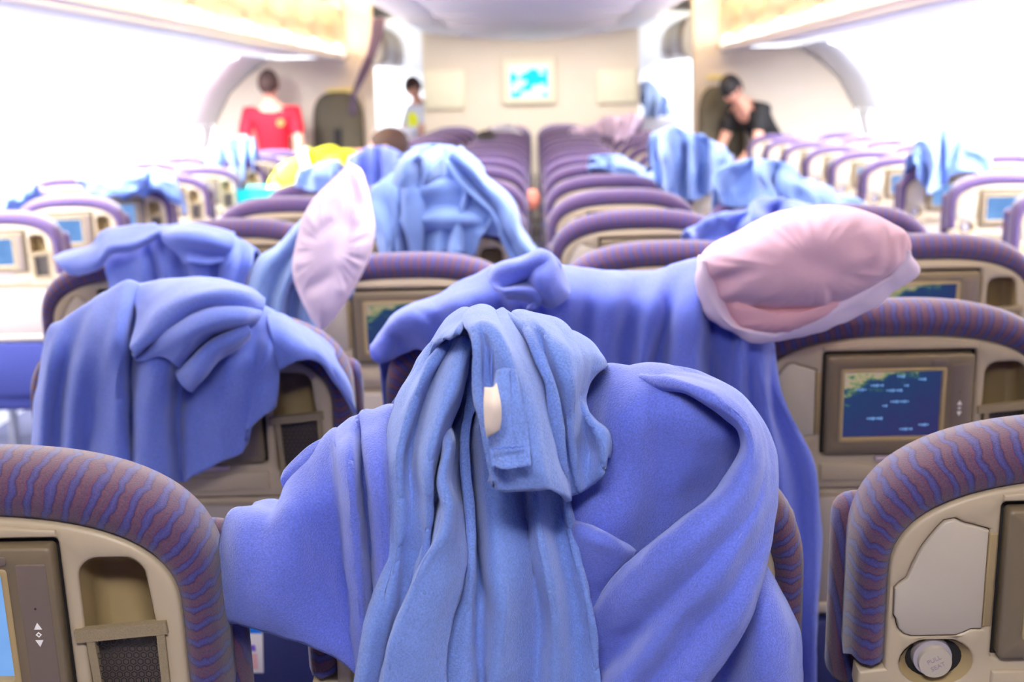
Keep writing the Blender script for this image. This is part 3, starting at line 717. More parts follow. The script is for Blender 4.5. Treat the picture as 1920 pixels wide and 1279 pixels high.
# hanging bundle (fold lines left to right)
hb = [
 [(812, 640, -2), (757, 712, -.6), (737, 757, 0), (723, 841, .4), (725, 953, .4), (718, 1027, .6), (697, 1111, .9), (671, 1223, 1), (658, 1300, 1)],
 [(816, 644, -1), (770, 715, .8), (748, 785, 1.8), (733, 860, 2.2), (736, 965, 2.2), (732, 1045, 2.2), (713, 1130, 2.4), (690, 1230, 2.4), (672, 1310, 2.4)],
 [(840, 637, 1), (800, 695, 2.2), (770, 775, 2.4), (750, 865, 2.8), (754, 960, 2.6), (748, 1045, 2.4), (733, 1130, 2.4), (712, 1230, 2.2), (696, 1310, 2)],
 [(855, 634, 1.2), (815, 700, 1.2), (782, 790, 1.0), (768, 858, 1.4), (772, 960, 2.2), (768, 1045, 2.0), (752, 1130, 1.6), (728, 1230, 1.4), (712, 1310, 1.4)],
 [(866, 632, 1.6), (832, 700, 2.4), (800, 790, 2.8), (784, 870, 3.2), (792, 960, 2.8), (786, 1050, 2.2), (765, 1130, 1.6), (738, 1230, 1.2), (722, 1310, 1)],
 [(876, 636, 1.8), (858, 705, 3.0), (826, 790, 3.6), (806, 880, 3.8), (806, 960, 3.2), (796, 1040, 2.8), (770, 1120, 2.4), (742, 1210, 2.2), (722, 1310, 2)],
 [(882, 642, 1.2), (872, 712, 2.0), (846, 790, 2.6), (818, 880, 2.6), (814, 960, 1.2), (805, 1030, 1.4), (775, 1110, 2.6), (745, 1205, 3.2), (724, 1310, 3)],
 [(884, 650, -3), (874, 722, -4), (850, 790, -4), (824, 880, -1), (828, 960, 3.0), (812, 1020, 3.4), (785, 1100, 3.6), (758, 1200, 3.6), (738, 1310, 3.4)],
 [(886, 650, -3.5), (878, 730, -5), (852, 806, -5), (836, 880, -3), (838, 955, 3.4), (832, 1010, 3.4), (806, 1100, 3.6), (785, 1200, 3.6), (768, 1310, 3.4)],
 [(888, 650, -3.5), (882, 740, -5), (860, 806, -5), (848, 880, -4), (850, 955, -2), (840, 1010, 2.4), (822, 1100, 3.0), (804, 1200, 3.2), (792, 1310, 3.0)],
 [(890, 660, -3), (886, 740, -3), (866, 806, -2), (860, 880, -2.5), (862, 955, -1.5), (856, 1040, 1.2), (845, 1110, 1.8), (830, 1200, 2.2), (820, 1310, 2.2)],
 [(892, 670, -1), (886, 740, .2), (872, 806, 1.0), (872, 880, 1.2), (882, 965, 1.6), (886, 1060, 2.4), (884, 1130, 2.4), (876, 1200, 2.4), (872, 1310, 2.4)],
 [(896, 680, -2), (894, 740, -2), (886, 810, -2), (885, 880, -2.5), (892, 965, -2), (896, 1060, -1), (899, 1130, 1.0), (900, 1200, 1.2), (905, 1310, 1.2)],
 [(905, 690, -1.4), (908, 740, .4), (906, 806, 1.0), (910, 900, 1.4), (924, 985, 1.9), (934, 1070, 2.4), (944, 1140, 2.8), (938, 1220, 2.6), (925, 1310, 2.4)],
 [(930, 700, -1.4), (936, 760, .6), (944, 840, 1.0), (955, 930, 1.4), (964, 1010, 1.6), (974, 1090, 1.8), (978, 1160, 1.6), (970, 1230, 1.4), (960, 1310, 1.2)],
 [(960, 710, -1.5), (966, 780, 0), (974, 850, .2), (984, 930, .6), (992, 1010, 1.0), (1002, 1090, 1.0), (1010, 1160, .8), (1008, 1230, .6), (1000, 1310, .6)],
 [(985, 720, -1.5), (990, 790, 0), (996, 860, .6), (1004, 940, 1.6), (1014, 1020, 2.3), (1028, 1100, 2.6), (1036, 1160, 2.4), (1040, 1230, 2.0), (1036, 1310, 1.8)],
 [(1003, 720, -1.5), (1010, 790, -.8), (1022, 860, -.2), (1036, 945, .4), (1052, 1020, .8), (1068, 1090, .9), (1080, 1160, .9), (1086, 1230, .7), (1085, 1310, .6)],
 [(1020, 720, -1.8), (1032, 790, -.6), (1048, 880, -.3), (1064, 960, .8), (1084, 1050, 1.4), (1104, 1130, 1.6), (1114, 1180, 1.6), (1118, 1230, 1.4), (1122, 1310, 1.2)],
 [(1022, 722, -2.4), (1034, 792, -1.2), (1052, 884, -1.2), (1069, 965, -.8), (1090, 1055, -.2), (1109, 1135, -.2), (1119, 1185, -.2), (1123, 1235, -.2), (1127, 1310, -.4)]]
h1_ = loft([col(c, Bt) for c in hb], 120, 6)
# crest: hood over the top, flap and the folds at the right
cr_ = [
 [(738, 757, -2.4), (745, 750, -2.4), (752, 738, -2.4), (757, 732, -2.8)],
 [(775, 690, -2.6), (766, 712, -2.0), (762, 735, -2.0), (765, 758, -2.4)],
 [(800, 650, -2.4), (790, 672, -1.2), (782, 700, -1.0), (778, 716, -1.2)],
 [(832, 610, -2.2), (818, 640, -.2), (806, 655, .4), (800, 668, .2)],
 [(865, 583, -2), (845, 615, 1.4), (832, 630, 2.4), (828, 640, 2.2)],
 [(888, 575, -1.8), (873, 600, 2.0), (862, 612, 3.4), (856, 624, 3.8), (852, 632, 3.4)]]
BK2 = [(.03, -.006), (.07, -.03), (.11, -.09), (.14, -.18)]
h2_ = loft([col(c, Bt, back=BK2) for c in cr_], 60, 8)
fp = [   # flap with the label, from the crest to its hem
 [(876, 577, -1.6), (868, 598, 2.2), (872, 618, 4.0), (882, 640, 4.6), (884, 690, 4.4), (887, 750, 4.2), (899, 804, 4.2), (910, 857, 4.4), (913, 885, 4.5), (911, 904, 4.4)],
 [(884, 575, -1.6), (880, 596, 2.6), (886, 616, 4.6), (893, 640, 5.2), (893, 690, 5.2), (897, 750, 5.2), (909, 806, 5.2), (919, 857, 5.4), (922, 890, 5.3), (926, 918, 5.0)],
 [(892, 574, -1.6), (892, 596, 2.8), (900, 616, 4.6), (908, 640, 4.6), (912, 690, 4.6), (917, 750, 4.8), (927, 806, 4.9), (936, 857, 5.1), (942, 890, 5.1), (947, 923, 4.8)],
 [(902, 573, -1.6), (906, 596, 3.0), (916, 616, 4.8), (926, 645, 5.1), (934, 695, 5.2), (942, 755, 5.2), (952, 810, 5.3), (960, 860, 5.4), (966, 892, 5.3), (970, 922, 5.0)],
 [(914, 574, -1.5), (922, 598, 3.0), (934, 620, 4.9), (946, 652, 5.3), (962, 700, 5.4), (974, 757, 5.3), (984, 812, 5.3), (990, 862, 5.4), (994, 893, 5.3), (996, 920, 5.0)],
 [(928, 577, -1.5), (940, 600, 2.6), (953, 628, 4.1), (968, 662, 4.6), (986, 710, 4.8), (1000, 760, 4.9), (1010, 814, 5.1), (1016, 862, 5.3), (1022, 893, 5.3), (1028, 919, 5.0)],
 [(940, 580, -1.5), (954, 604, 2.0), (970, 634, 3.0), (986, 668, 3.4), (1008, 716, 3.8), (1022, 764, 4.1), (1032, 818, 4.4), (1038, 864, 4.5), (1045, 897, 4.5), (1052, 927, 4.2)],
 [(946, 582, -1.6), (962, 608, 1.2), (980, 638, 1.6), (998, 672, 1.8), (1020, 720, 2.0), (1034, 770, 2.4), (1042, 822, 2.7), (1049, 868, 3.0), (1060, 905, 3.2), (1070, 940, 3.2)],
 [(962, 579, -1.6), (980, 604, 2.0), (996, 636, 3.2), (1012, 672, 3.9), (1030, 716, 4.1), (1040, 766, 4.0), (1048, 820, 3.8), (1056, 866, 3.4), (1064, 900, 3.0), (1072, 936, 2.6)],
 [(982, 579, -1.6), (1000, 606, 1.8), (1014, 640, 2.4), (1026, 674, 2.6), (1042, 716, 2.6), (1052, 766, 2.6), (1058, 820, 2.4), (1064, 862, 2.2), (1070, 896, 2.0), (1078, 932, 1.6)],
 [(1000, 584, -1.6), (1016, 610, 1.9), (1030, 642, 3.0), (1042, 676, 3.5), (1056, 716, 3.6), (1064, 762, 3.3), (1070, 812, 3.0), (1076, 858, 2.6), (1081, 893, 2.2), (1088, 926, 1.8)],
 [(1022, 592, -1.6), (1040, 620, 1.8), (1054, 648, 3.0), (1066, 684, 3.6), (1074, 716, 3.7), (1076, 756, 3.4), (1082, 806, 2.6), (1090, 850, 1.8), (1096, 885, 1.6), (1103, 916, 1.4)],
 [(1050, 606, -1.6), (1066, 630, 1.5), (1080, 656, 2.6), (1086, 688, 3.0), (1082, 720, 2.9), (1080, 752, 2.5), (1094, 796, 1.8), (1106, 842, 1.2), (1112, 874, 1.6), (1118, 903, 1.8)],
 [(1080, 626, -1.8), (1092, 646, .8), (1100, 668, 1.6), (1100, 692, 1.6), (1090, 718, 1.6), (1084, 745, 1.4), (1104, 788, 2.2), (1122, 830, 2.6), (1128, 860, 2.6), (1134, 884, 2.4)],
 [(1110, 652, -2), (1120, 668, 0), (1124, 682, .6), (1112, 696, .8), (1096, 722, .6), (1092, 750, .6), (1116, 790, 2.0), (1140, 812, 2.4), (1146, 838, 2.4), (1143, 862, 2.2)],
 [(1144, 684, -2.4), (1142, 688, -1.5), (1132, 692, -1.0), (1114, 704, -.6), (1098, 728, -.6), (1096, 756, -.4), (1116, 788, .8), (1140, 808, 1.2), (1147, 832, 1.2), (1146, 858, 1.2)]]
h3_ = loft([col(c, Bt, back=BK2) for c in fp], 110, 7)
# narrow inner layers visible in the opening at the left of the crest
h4_ = loft([col(c, Bt) for c in [
 [(795, 672, -2.4), (772, 705, -2.2), (752, 745, -2.2), (735, 785, -2.4)],
 [(815, 662, -1.8), (790, 705, -1.6), (775, 745, -1.8), (750, 800, -2)],
 [(850, 668, -2.6), (820, 715, -2.6), (800, 760, -2.8), (780, 820, -3)],
 [(885, 668, -1.6), (880, 740, -2.0), (870, 810, -2.2), (860, 880, -2.4)]]], 40, 8)
h5_ = loft([col(c, Bt) for c in [
 [(822, 806, -1), (828, 841, 2.0), (818, 897, 2.4), (826, 953, 2.4), (814, 1004, 2.6), (778, 1066, 2.6), (752, 1139, 3.0), (726, 1212, 3.4), (708, 1310, 3.2)],
 [(834, 800, .6), (841, 841, 3.6), (830, 897, 3.9), (841, 953, 4.1), (828, 1004, 4.2), (789, 1066, 4.2), (760, 1139, 4.2), (733, 1212, 4.2), (716, 1310, 4.0)],
 [(842, 800, -1.2), (852, 845, 1.8), (846, 900, 2.2), (856, 958, 3.2), (846, 1012, 3.9), (812, 1076, 4.1), (786, 1145, 4.1), (765, 1215, 4.1), (750, 1310, 3.9)],
 [(848, 800, -2), (860, 850, .2), (860, 905, .6), (866, 965, 1.8), (862, 1030, 3.0), (838, 1090, 3.7), (816, 1155, 3.8), (800, 1220, 3.8), (790, 1310, 3.6)],
 [(852, 800, -2.6), (866, 852, -1), (870, 910, -.6), (874, 970, .6), (880, 1045, 1.8), (868, 1110, 2.6), (850, 1170, 2.8), (838, 1230, 2.8), (832, 1310, 2.6)]]], 90, 8)
bb = cloth('blanket', [h1_, h2_, h3_, h4_, h5_], M['fleece_b'], thick=.0045, wr=.0028, wscale=18, seed=4)
tag(bb, 'steel blue fleece blanket bunched on top of the nearest middle seat, with cream label', 'blanket')
# hem strip stitched on the flap, stitching and the cream label
def onflap(px, py, d): return Bt(px, py, d)
hem = loft([[onflap(x, y, d) for x, y, d in c] for c in [
 [(926, 700, 5.5), (920, 760, 5.8), (912, 820, 5.7), (917, 850, 5.8), (920, 876, 5.9)],
 [(945, 690, 5.7), (948, 757, 6.0), (948, 812, 6.0), (952, 850, 6.0), (955, 880, 6.1)],
 [(966, 694, 5.7), (980, 757, 5.9), (990, 812, 5.9), (994, 850, 6.0), (996, 872, 6.1)]]], 40, 12)
cloth('hem', [hem], M['fleece_b'], bb, thick=.003, wr=.001, wscale=40)
lab = loft([[onflap(*q) for q in c] for c in [
 [(909, 726, 6.9), (907, 760, 7.0), (909, 795, 6.8), (913, 820, 6.5)],
 [(925, 725, 7.0), (924, 760, 7.2), (925, 790, 7.0), (927, 812, 6.7)],
 [(931, 718, 6.9), (938, 750, 7.1), (940, 785, 6.9), (936, 806, 6.6)]]], 16, 6)
cloth('label', [lab], M['tag'], bb, thick=.0012, wr=.001, wscale=50, label='cream rectangular cloth label')
bm = bmesh.new()
for x, y in [(922+3.3*i, 842-.25*i+1.2*math.sin(i*1.7)) for i in range(19)]+[(914, 650+3.2*i) for i in range(22)]+[(921, 650+3.2*i) for i in range(22)]:
    q = onflap(x, y, 6.35 if y > 800 else 5.6); bmesh.ops.create_icosphere(bm, subdivisions=1, radius=.0007, matrix=Matrix.Translation(q))
bmobj('stitching', bm, M['thread'], bb, True, kind='stuff')

# ------------------------------------------------------------------ second row blankets
def B1(px, py, d=0): return PL(px, py, 1.985, 1.16, .12, deep(d, 2.2))
BK3 = [(.03, -.004), (.08, -.03), (.12, -.09), (.15, -.18)]
L1 = [
 [(95, 612, -1), (80, 660, 0), (70, 740, 0), (64, 845, 0)], [(125, 596, -1), (100, 655, 1.6), (86, 740, 2), (80, 850, 1.6)],
 [(160, 578, -1), (132, 650, 1.0), (112, 740, .4), (104, 850, .2)], [(190, 555, -1), (160, 640, 2.6), (140, 740, 2.8), (132, 850, 2.6)],
 [(222, 532, -1), (192, 640, 3.2), (172, 740, 2.0), (160, 850, 1.2)], [(236, 526, -1), (215, 640, 4.0), (196, 740, 2.6), (186, 850, 2.4)],
 [(252, 530, -1), (232, 640, 3.8), (222, 740, 3.6), (216, 860, 3.4)], [(262, 535, -1), (240, 660, 2.8), (238, 760, 2.8), (240, 870, 3)],
 [(280, 540, -1), (246, 670, .6), (244, 760, 0), (246, 880, 0)], [(298, 540, -1), (262, 670, 3.0), (256, 770, 3.4), (258, 885, 3.2)],
 [(315, 550, -1), (290, 670, 4.2), (278, 780, 4.0), (280, 890, 3.6)], [(330, 560, -1), (314, 680, 4.0), (306, 780, 3.4), (312, 895, 3.0)],
 [(340, 570, -1), (326, 690, 2.2), (322, 790, 1.4), (330, 900, 1.2)], [(350, 575, -1), (338, 700, .4), (334, 790, .2), (342, 905, .4)],
 [(380, 575, -1), (362, 710, 1.2), (352, 800, 2.0), (356, 895, 2.0)], [(410, 575, -1), (398, 700, 2.6), (385, 790, 2.6), (378, 885, 2.2)],
 [(445, 575, -1), (432, 680, 3.6), (420, 780, 3.2), (415, 868, 2.6)], [(480, 578, -1), (475, 670, 2.8), (462, 760, 2.4), (455, 848, 2.0)],
 [(505, 585, -1), (502, 660, 3.4), (494, 720, 3.0), (470, 800, 2.4)], [(520, 592, -1), (522, 650, 2.8), (524, 700, 2.6), (514, 766, 2.2)],
 [(523, 594, -1.5), (526, 650, 1.2), (528, 700, 1.2), (520, 764, 1.0)]]
m1 = loft([col(c, B1, back=BK3) for c in L1], 80, 5)
# stacked horizontal rolls on top (lines run left to right, ordered downwards)
Lr_ = [
 [(236, 545, -2), (330, 527, -2), (400, 527, -2), (470, 545, -2), (490, 560, -2.4)], [(262, 590, 2), (330, 545, 3), (400, 537, 3.4), (468, 550, 3), (492, 566, 1)],
 [(252, 640, 4.6), (315, 585, 5.4), (385, 556, 6), (450, 558, 5.6), (490, 572, 3.6)], [(250, 660, 5.6), (318, 606, 5.6), (386, 574, 5.4), (446, 574, 5.4), (486, 582, 4.0)],
 [(254, 674, 3.0), (324, 614, 2.4), (388, 581, 2.2), (446, 581, 2.6), (484, 586, 2.4)], [(262, 678, 3.6), (330, 618, 6.0), (395, 588, 6.6), (450, 586, 6.4), (486, 590, 4.4)],
 [(300, 668, 5.0), (345, 632, 7.2), (400, 606, 7.4), (450, 598, 6.8), (482, 596, 4.8)], [(325, 680, 5.2), (352, 652, 6.4), (400, 622, 5.4), (446, 612, 5.0), (478, 604, 4.4)],
 [(332, 696, 2.2), (362, 670, .6), (402, 642, -.5), (440, 625, .6), (472, 609, 3.0)], [(340, 712, 4.6), (362, 684, 5.8), (398, 650, 6.2), (440, 630, 6.2), (466, 614, 5.6)],
 [(352, 728, 4.6), (376, 696, 6.0), (404, 664, 5.8), (440, 644, 5.0), (464, 622, 4.8)], [(358, 732, 3.2), (380, 702, 3.6), (406, 672, 3.4), (440, 650, 3.0), (462, 630, 3.0)]]
m2 = loft([[B1(*q) for q in c] for c in Lr_], 70, 6)
# flap over the right shoulder of the seat
L4 = [
 [(500, 585, -2), (505, 620, 2.4), (515, 660, 3.2), (524, 694, 3.2)], [(530, 592, -2), (540, 622, 2.2), (550, 652, 3.4), (560, 676, 3.4)],
 [(560, 608, -2.4), (575, 632, 1.4), (590, 656, 2.6), (602, 680, 2.6)], [(590, 626, -3), (606, 650, .6), (622, 680, 1.8), (634, 720, 1.8)],
 [(615, 655, -4), (632, 685, -.6), (648, 720, .8), (655, 760, 1.0)], [(632, 685, -5), (648, 715, -2), (660, 745, -.6), (668, 778, 0)]]
m3 = loft([col(c, B1, back=[(.04, -.01), (.1, -.05)]) for c in L4], 40, 7)
tag(cloth('blanket', [m1, m2, m3], M['fleece_c'], thick=.006, wr=.0035, wscale=12, seed=9), 'rumpled blue fleece blanket heaped over the second-row left seat', 'blanket')

# long blanket over the middle seat running to the right seat
C1 = [
 [(697, 655, -2), (698, 662, -1), (702, 670, -1), (712, 675, -2)], [(712, 626, -2), (718, 640, .6), (726, 660, .6), (738, 672, -1)],
 [(735, 592, -2), (740, 612, 1.4), (750, 640, 0), (762, 662, -1)], [(770, 574, -2), (776, 596, 2.4), (784, 620, 2.0), (790, 655, .6)],
 [(810, 558, -2), (816, 585, 2.0), (822, 620, 1.8), (830, 700, 1.2)], [(850, 538, -2), (856, 572, 2.8), (860, 620, 2.6), (870, 720, 2)],
 [(895, 516, -2), (900, 560, 2.0), (905, 620, 1.6), (915, 720, 1)], [(930, 502, -2), (936, 555, 1.0), (945, 620, .8), (955, 720, .6)],
 [(960, 495, -2), (970, 560, 2.2), (980, 630, 2), (990, 720, 1.6)], [(1010, 490, -2), (1015, 560, 1.4), (1020, 640, 1.2), (1030, 740, 1)],
 [(1060, 503, -2), (1062, 560, 2.6), (1066, 640, 2.2), (1075, 760, 1.6)], [(1110, 510, -2), (1105, 560, 1.8), (1100, 640, 1.4), (1105, 760, 1)],
 [(1160, 514, -2), (1150, 565, 3.0), (1138, 640, 3.0), (1130, 760, 2.4)], [(1200, 513, -2), (1190, 570, 2.2), (1176, 640, 1.6), (1165, 770, 1.0)],
 [(1240, 508, -2), (1228, 570, 3.0), (1210, 650, 3.2), (1190, 790, 3)], [(1272, 500, -2), (1258, 570, 2.0), (1238, 660, 1.0), (1220, 820, .4)],
 [(1296, 494, -2), (1286, 570, 3.2), (1270, 670, 3.6), (1262, 850, 3.4)], [(1315, 492, -2), (1310, 570, 3.4), (1304, 680, 4.0), (1306, 880, 4.0)],
 [(1328, 500, -2), (1322, 580, 2.2), (1322, 690, 1.6), (1334, 900, 1.4)], [(1345, 515, -2), (1334, 590, -.4), (1336, 700, -.8), (1356, 930, 0)],
 [(1368, 560, -2), (1358, 620, .6), (1356, 710, 1.4), (1380, 940, 2)], [(1395, 590, -2), (1386, 650, 2.4), (1384, 740, 3.0), (1410, 950, 3.0), (1430, 1180, 3)],
 [(1420, 610, -2), (1408, 670, 1.6), (1412, 760, 1.6), (1440, 950, 1.4), (1456, 1300, 1.6)], [(1438, 625, -2), (1428, 690, 2.6), (1438, 770, 2.8), (1466, 930, 2.8), (1480, 1300, 2.6)],
 [(1446, 635, -2.4), (1444, 710, 1.4), (1462, 790, 1.4), (1496, 900, 1.6), (1502, 1300, 1.4)], [(1448, 640, -3), (1456, 725, 1.6), (1492, 805, 2), (1524, 890, 2.4), (1524, 1300, 2.0)],
 [(1448, 645, -3.4), (1460, 732, 0), (1496, 810, .2), (1530, 900, .6), (1530, 1300, .4)]]
def B1m(px, py, d=0): return PL(px, py, 1.99, 1.16, .12, deep(d, 2.2))
n1 = loft([col(c, B1m, back=BK3) for c in C1], 80, 5)
C2 = [  # collar like curl
 [(925, 520, 2), (935, 500, 2.6), (975, 488, 3), (1010, 472, 3), (1024, 474, 2)], [(922, 530, 3.6), (938, 512, 4.2), (980, 500, 4.8), (1014, 484, 4.6), (1030, 484, 3)],
 [(924, 540, 4.4), (950, 528, 4.4), (984, 514, 4.4), (1016, 500, 4.6), (1044, 498, 3.4)], [(932, 546, 5.2), (956, 536, 3.4), (986, 526, 3.0), (1018, 514, 3.6), (1052, 512, 3.0)],
 [(945, 548, 6), (968, 545, 6), (995, 548, 5.8), (1010, 560, 5.4), (1002, 576, 5.0)], [(950, 556, 5.2), (972, 556, 4.8), (992, 560, 4.6), (1000, 570, 4.2), (996, 584, 4.0)]]
n2 = loft([[B1m(*q) for q in c] for c in C2], 50, 8)
C3 = [[(1020, 474, 2.4), (1040, 492, 2.6), (1055, 520, 3), (1066, 548, 2.8)], [(1024, 482, 4), (1034, 510, 5), (1046, 540, 5), (1060, 556, 4.2)], [(1006, 500, 4.4), (1016, 528, 5.6), (1030, 552, 5.4), (1044, 566, 4.4)], [(990, 515, 3.4), (1000, 540, 3.6), (1012, 562, 3.4), (1026, 574, 3)]]
n3 = loft([[B1m(*q) for q in c] for c in C3], 30, 8)
tag(cloth('blanket', [n1, n2, n3], M['fleece_a'], thick=.006, wr=.0035, wscale=11, seed=21), 'long periwinkle blanket trailing from the second-row middle seat to the pink pillow', 'blanket')

# ------------------------------------------------------------------ third row and farther blankets
def plane(Y, z0=1.16): return lambda px, py, d=0: PL(px, py, Y, z0, .12, d/100)
B2 = plane(2.82)
D1 = [
 [(200, 484, -2), (198, 505, 1), (204, 540, 1), (212, 600, 1)], [(216, 468, -2), (218, 500, 3), (222, 540, 3), (228, 600, 3)], [(240, 456, -2), (246, 500, 4), (250, 545, 4), (255, 600, 4)],
 [(262, 450, -2), (268, 495, 5.5), (272, 545, 5), (280, 600, 5)], [(280, 436, -2), (286, 490, 2.5), (294, 540, 2.5), (305, 600, 2.5)], [(296, 424, -2), (306, 480, 4.5), (318, 530, 5), (335, 600, 5)],
 [(330, 425, -2), (340, 478, 2), (352, 525, 3), (370, 600, 3)], [(370, 424, -2), (374, 470, 4), (380, 520, 5), (392, 600, 5)], [(405, 430, -2), (404, 475, 2), (402, 520, 2), (405, 590, 2)],
 [(430, 440, -2), (432, 480, 5), (425, 520, 5), (412, 560, 5)], [(455, 455, -2), (450, 490, 2), (442, 520, 3), (436, 550, 3)], [(478, 468, -2), (472, 495, 4), (462, 525, 3), (458, 550, 3)]]
o1 = loft([col(c, B2, back=BK3) for c in D1], 50, 6)
o2 = loft([[B2(*q) for q in c] for c in [
 [(104, 490, -6), (140, 474, -4), (178, 462, -2), (196, 438, 0), (240, 430, 0), (292, 422, 1)], [(112, 496, 0), (145, 484, 2), (184, 472, 4), (206, 454, 5), (248, 448, 5), (300, 428, 4)],
 [(130, 508, 1), (160, 500, 4), (188, 488, 6), (206, 466, 7), (252, 458, 7), (300, 436, 6)], [(150, 512, -1), (168, 506, 2), (188, 496, 4), (204, 474, 4), (250, 464, 4), (296, 442, 3)]]], 50, 8)
o3 = loft([[B2(*q) for q in c] for c in [
 [(300, 430, 1), (340, 424, 1), (390, 428, 1), (440, 440, 1)], [(306, 450, 6), (340, 444, 8), (388, 450, 8), (436, 462, 5)], [(330, 470, 5), (350, 470, 6), (386, 476, 5), (424, 480, 4)], [(345, 492, 6), (365, 494, 8), (392, 494, 7), (420, 490, 5)]]], 40, 8)
tag(cloth('blanket', [o1, o2, o3], M['fleece_c'], thick=.006, wr=.005, wscale=9, seed=31), 'crumpled blue blanket on the third-row left seat with a loose corner pointing left', 'blanket')
E1 = [
 [(600, 372, -2), (555, 420, 0), (515, 462, 0), (488, 480, 0), (470, 515, 0), (464, 560, 0)], [(604, 376, -1), (568, 422, 4), (530, 470, 4), (502, 500, 4), (486, 545, 4), (480, 600, 4)],
 [(606, 382, -1), (580, 428, 2), (545, 480, 1), (520, 520, 1), (505, 560, 1), (500, 610, 1)], [(610, 388, -1), (590, 436, 5), (560, 490, 6), (538, 530, 6), (525, 570, 6), (522, 615, 6)],
 [(616, 392, -1), (600, 440, 2), (575, 500, 0), (555, 540, 0), (548, 580, 0), (548, 620, 0)], [(625, 396, -1), (612, 450, 5), (590, 510, 5), (575, 550, 5), (572, 590, 5), (574, 622, 5)],
 [(640, 400, -1), (630, 460, 2), (615, 520, 2), (604, 560, 2), (602, 600, 2), (604, 628, 2)]]
tag(cloth('blanket', [loft([col(c, plane(2.74), back=BK3) for c in E1], 50, 6)], M['fleece_d'], thick=.006, wr=.004, wscale=9, seed=37), 'bright blue blanket hanging down behind the upright pale pink pillow', 'blanket')

def drape(name, top, bot, Y, n, m, label, amp=3.0, seed=0, z0=1.16, back=.2, bulge=3.0, group=None, extra=None, wr=.008):
    """blanket between a crest line and a lower hem line, thrown into random folds"""
    rnd = random.Random(seed); base = plane(Y, z0)
    def res(line): a = catmull([(x, y, 0) for x, y in line], n); return a
    T, Bm = res(top), res(bot); cols = []
    mids = [rnd.uniform(-.5, .5) for _ in range(n)]
    for i in range(n):
        s = amp*rnd.choice((-1, -.6, .2, .7, 1.1))*rnd.uniform(.7, 1.2); dx = rnd.uniform(-.8, .8)*abs(T[-1, 0]-T[0, 0])/n
        c = []
        for k, f in enumerate((0, .15, .4, .7, 1)):
            x = T[i, 0]*(1-f)+Bm[i, 0]*f+dx*math.sin(f*4+i); y = T[i, 1]*(1-f)+Bm[i, 1]*f
            c.append((x, y, -1+(s+bulge)*min(1, f*3)*(1-.2*f)+rnd.uniform(-.3, .3)*amp))
        cols.append(col(c, base, back=[(.05, -.01), (.12, -.06), (back, -.15)]))
    gr = [loft(cols, 40, 5)]+(extra or [])
    return tag(cloth(name, gr, m, thick=.006, wr=wr, wscale=10, seed=seed), label, 'blanket', group)
# big pile on the centre-left seat
xt = loft([[plane(3.7)(*q) for q in c] for c in [
 [(700, 372, 4), (745, 350, 8), (800, 328, 10), (850, 330, 10), (905, 350, 8), (950, 385, 4)], [(698, 392, 6), (750, 378, 12), (810, 352, 14), (860, 355, 14), (910, 378, 12), (955, 400, 6)],
 [(700, 410, 6), (760, 400, 12), (820, 388, 13), (870, 390, 13), (915, 400, 11), (950, 412, 7)], [(702, 418, 8), (765, 412, 15), (825, 408, 16), (875, 410, 16), (915, 414, 14), (948, 424, 8)],
 [(700, 436, 6), (760, 436, 10), (820, 432, 11), (870, 432, 11), (905, 436, 9), (945, 440, 6)]]], 50, 6)
xt2 = loft([[plane(3.55)(*q) for q in c] for c in [
 [(742, 345, 4), (748, 318, 6), (760, 290, 6), (780, 280, 4)], [(752, 350, 8), (760, 325, 10), (768, 300, 10), (786, 290, 8)], [(782, 350, 6), (788, 328, 2), (786, 306, 2), (790, 296, 2)], [(800, 345, 8), (802, 325, 10), (800, 300, 9), (800, 284, 4)], [(836, 330, 6), (834, 310, 6), (830, 290, 6), (825, 274, 0)]]], 40, 6)
tail = loft([[plane(3.6)(*q) for q in c] for c in [
 [(860, 278, 2), (885, 300, 4), (920, 338, 4), (955, 376, 4), (972, 425, 4), (992, 456, 4), (1008, 470, 2)], [(850, 286, 6), (876, 310, 9), (910, 348, 9), (944, 386, 9), (962, 432, 9), (984, 466, 8), (1000, 482, 6)],
 [(842, 296, 4), (866, 322, 5), (900, 362, 4), (934, 396, 4), (950, 440, 4), (972, 478, 4), (985, 500, 4)], [(836, 306, 8), (856, 334, 8), (890, 372, 8), (920, 404, 8), (938, 448, 7), (958, 490, 5), (968, 520, 4)]]], 50, 6)
drape('blanket', [(694, 372), (738, 318), (762, 280), (800, 271), (850, 274), (884, 300), (925, 345), (958, 380)], [(706, 476), (735, 476), (770, 476), (800, 476), (830, 476), (860, 476), (888, 474), (892, 440)], 3.60, 17, M['fleece_d'], 'bright blue blanket heaped high behind the upright pillow, its tail hanging right', 4.5, 5, extra=[xt, xt2, tail])
drape('blanket', [(560, 318), (600, 306), (640, 300)], [(552, 350), (600, 362), (640, 368)], 5.24, 8, M['fleece_d'], 'blue blanket on a seat back just left of the upright pillow tip', 4, 8)
drape('blanket', [(655, 292), (690, 276), (725, 274), (752, 290)], [(660, 340), (690, 356), (725, 358), (742, 348)], 6.04, 10, M['fleece_c'], 'lavender blue blanket between the pillow tip and the high blue heap', 5, 11)
drape('blanket', [(1104, 296), (1130, 290), (1165, 296), (1205, 312), (1250, 330)], [(1106, 312), (1140, 322), (1175, 332), (1205, 345), (1240, 352)], 6.0, 9, M['fleece_d'], 'small blue blanket flopped over a centre-right seat back', 5, 13)
drape('blanket', [(1224, 256), (1255, 238), (1300, 248), (1345, 262), (1372, 290)], [(1228, 345), (1262, 370), (1295, 376), (1335, 360), (1378, 330)], 5.22, 14, M['fleece_d'], 'tall pile of pale blue blanket on the right seats of the centre block', 8, 14, back=.35, wr=.014)
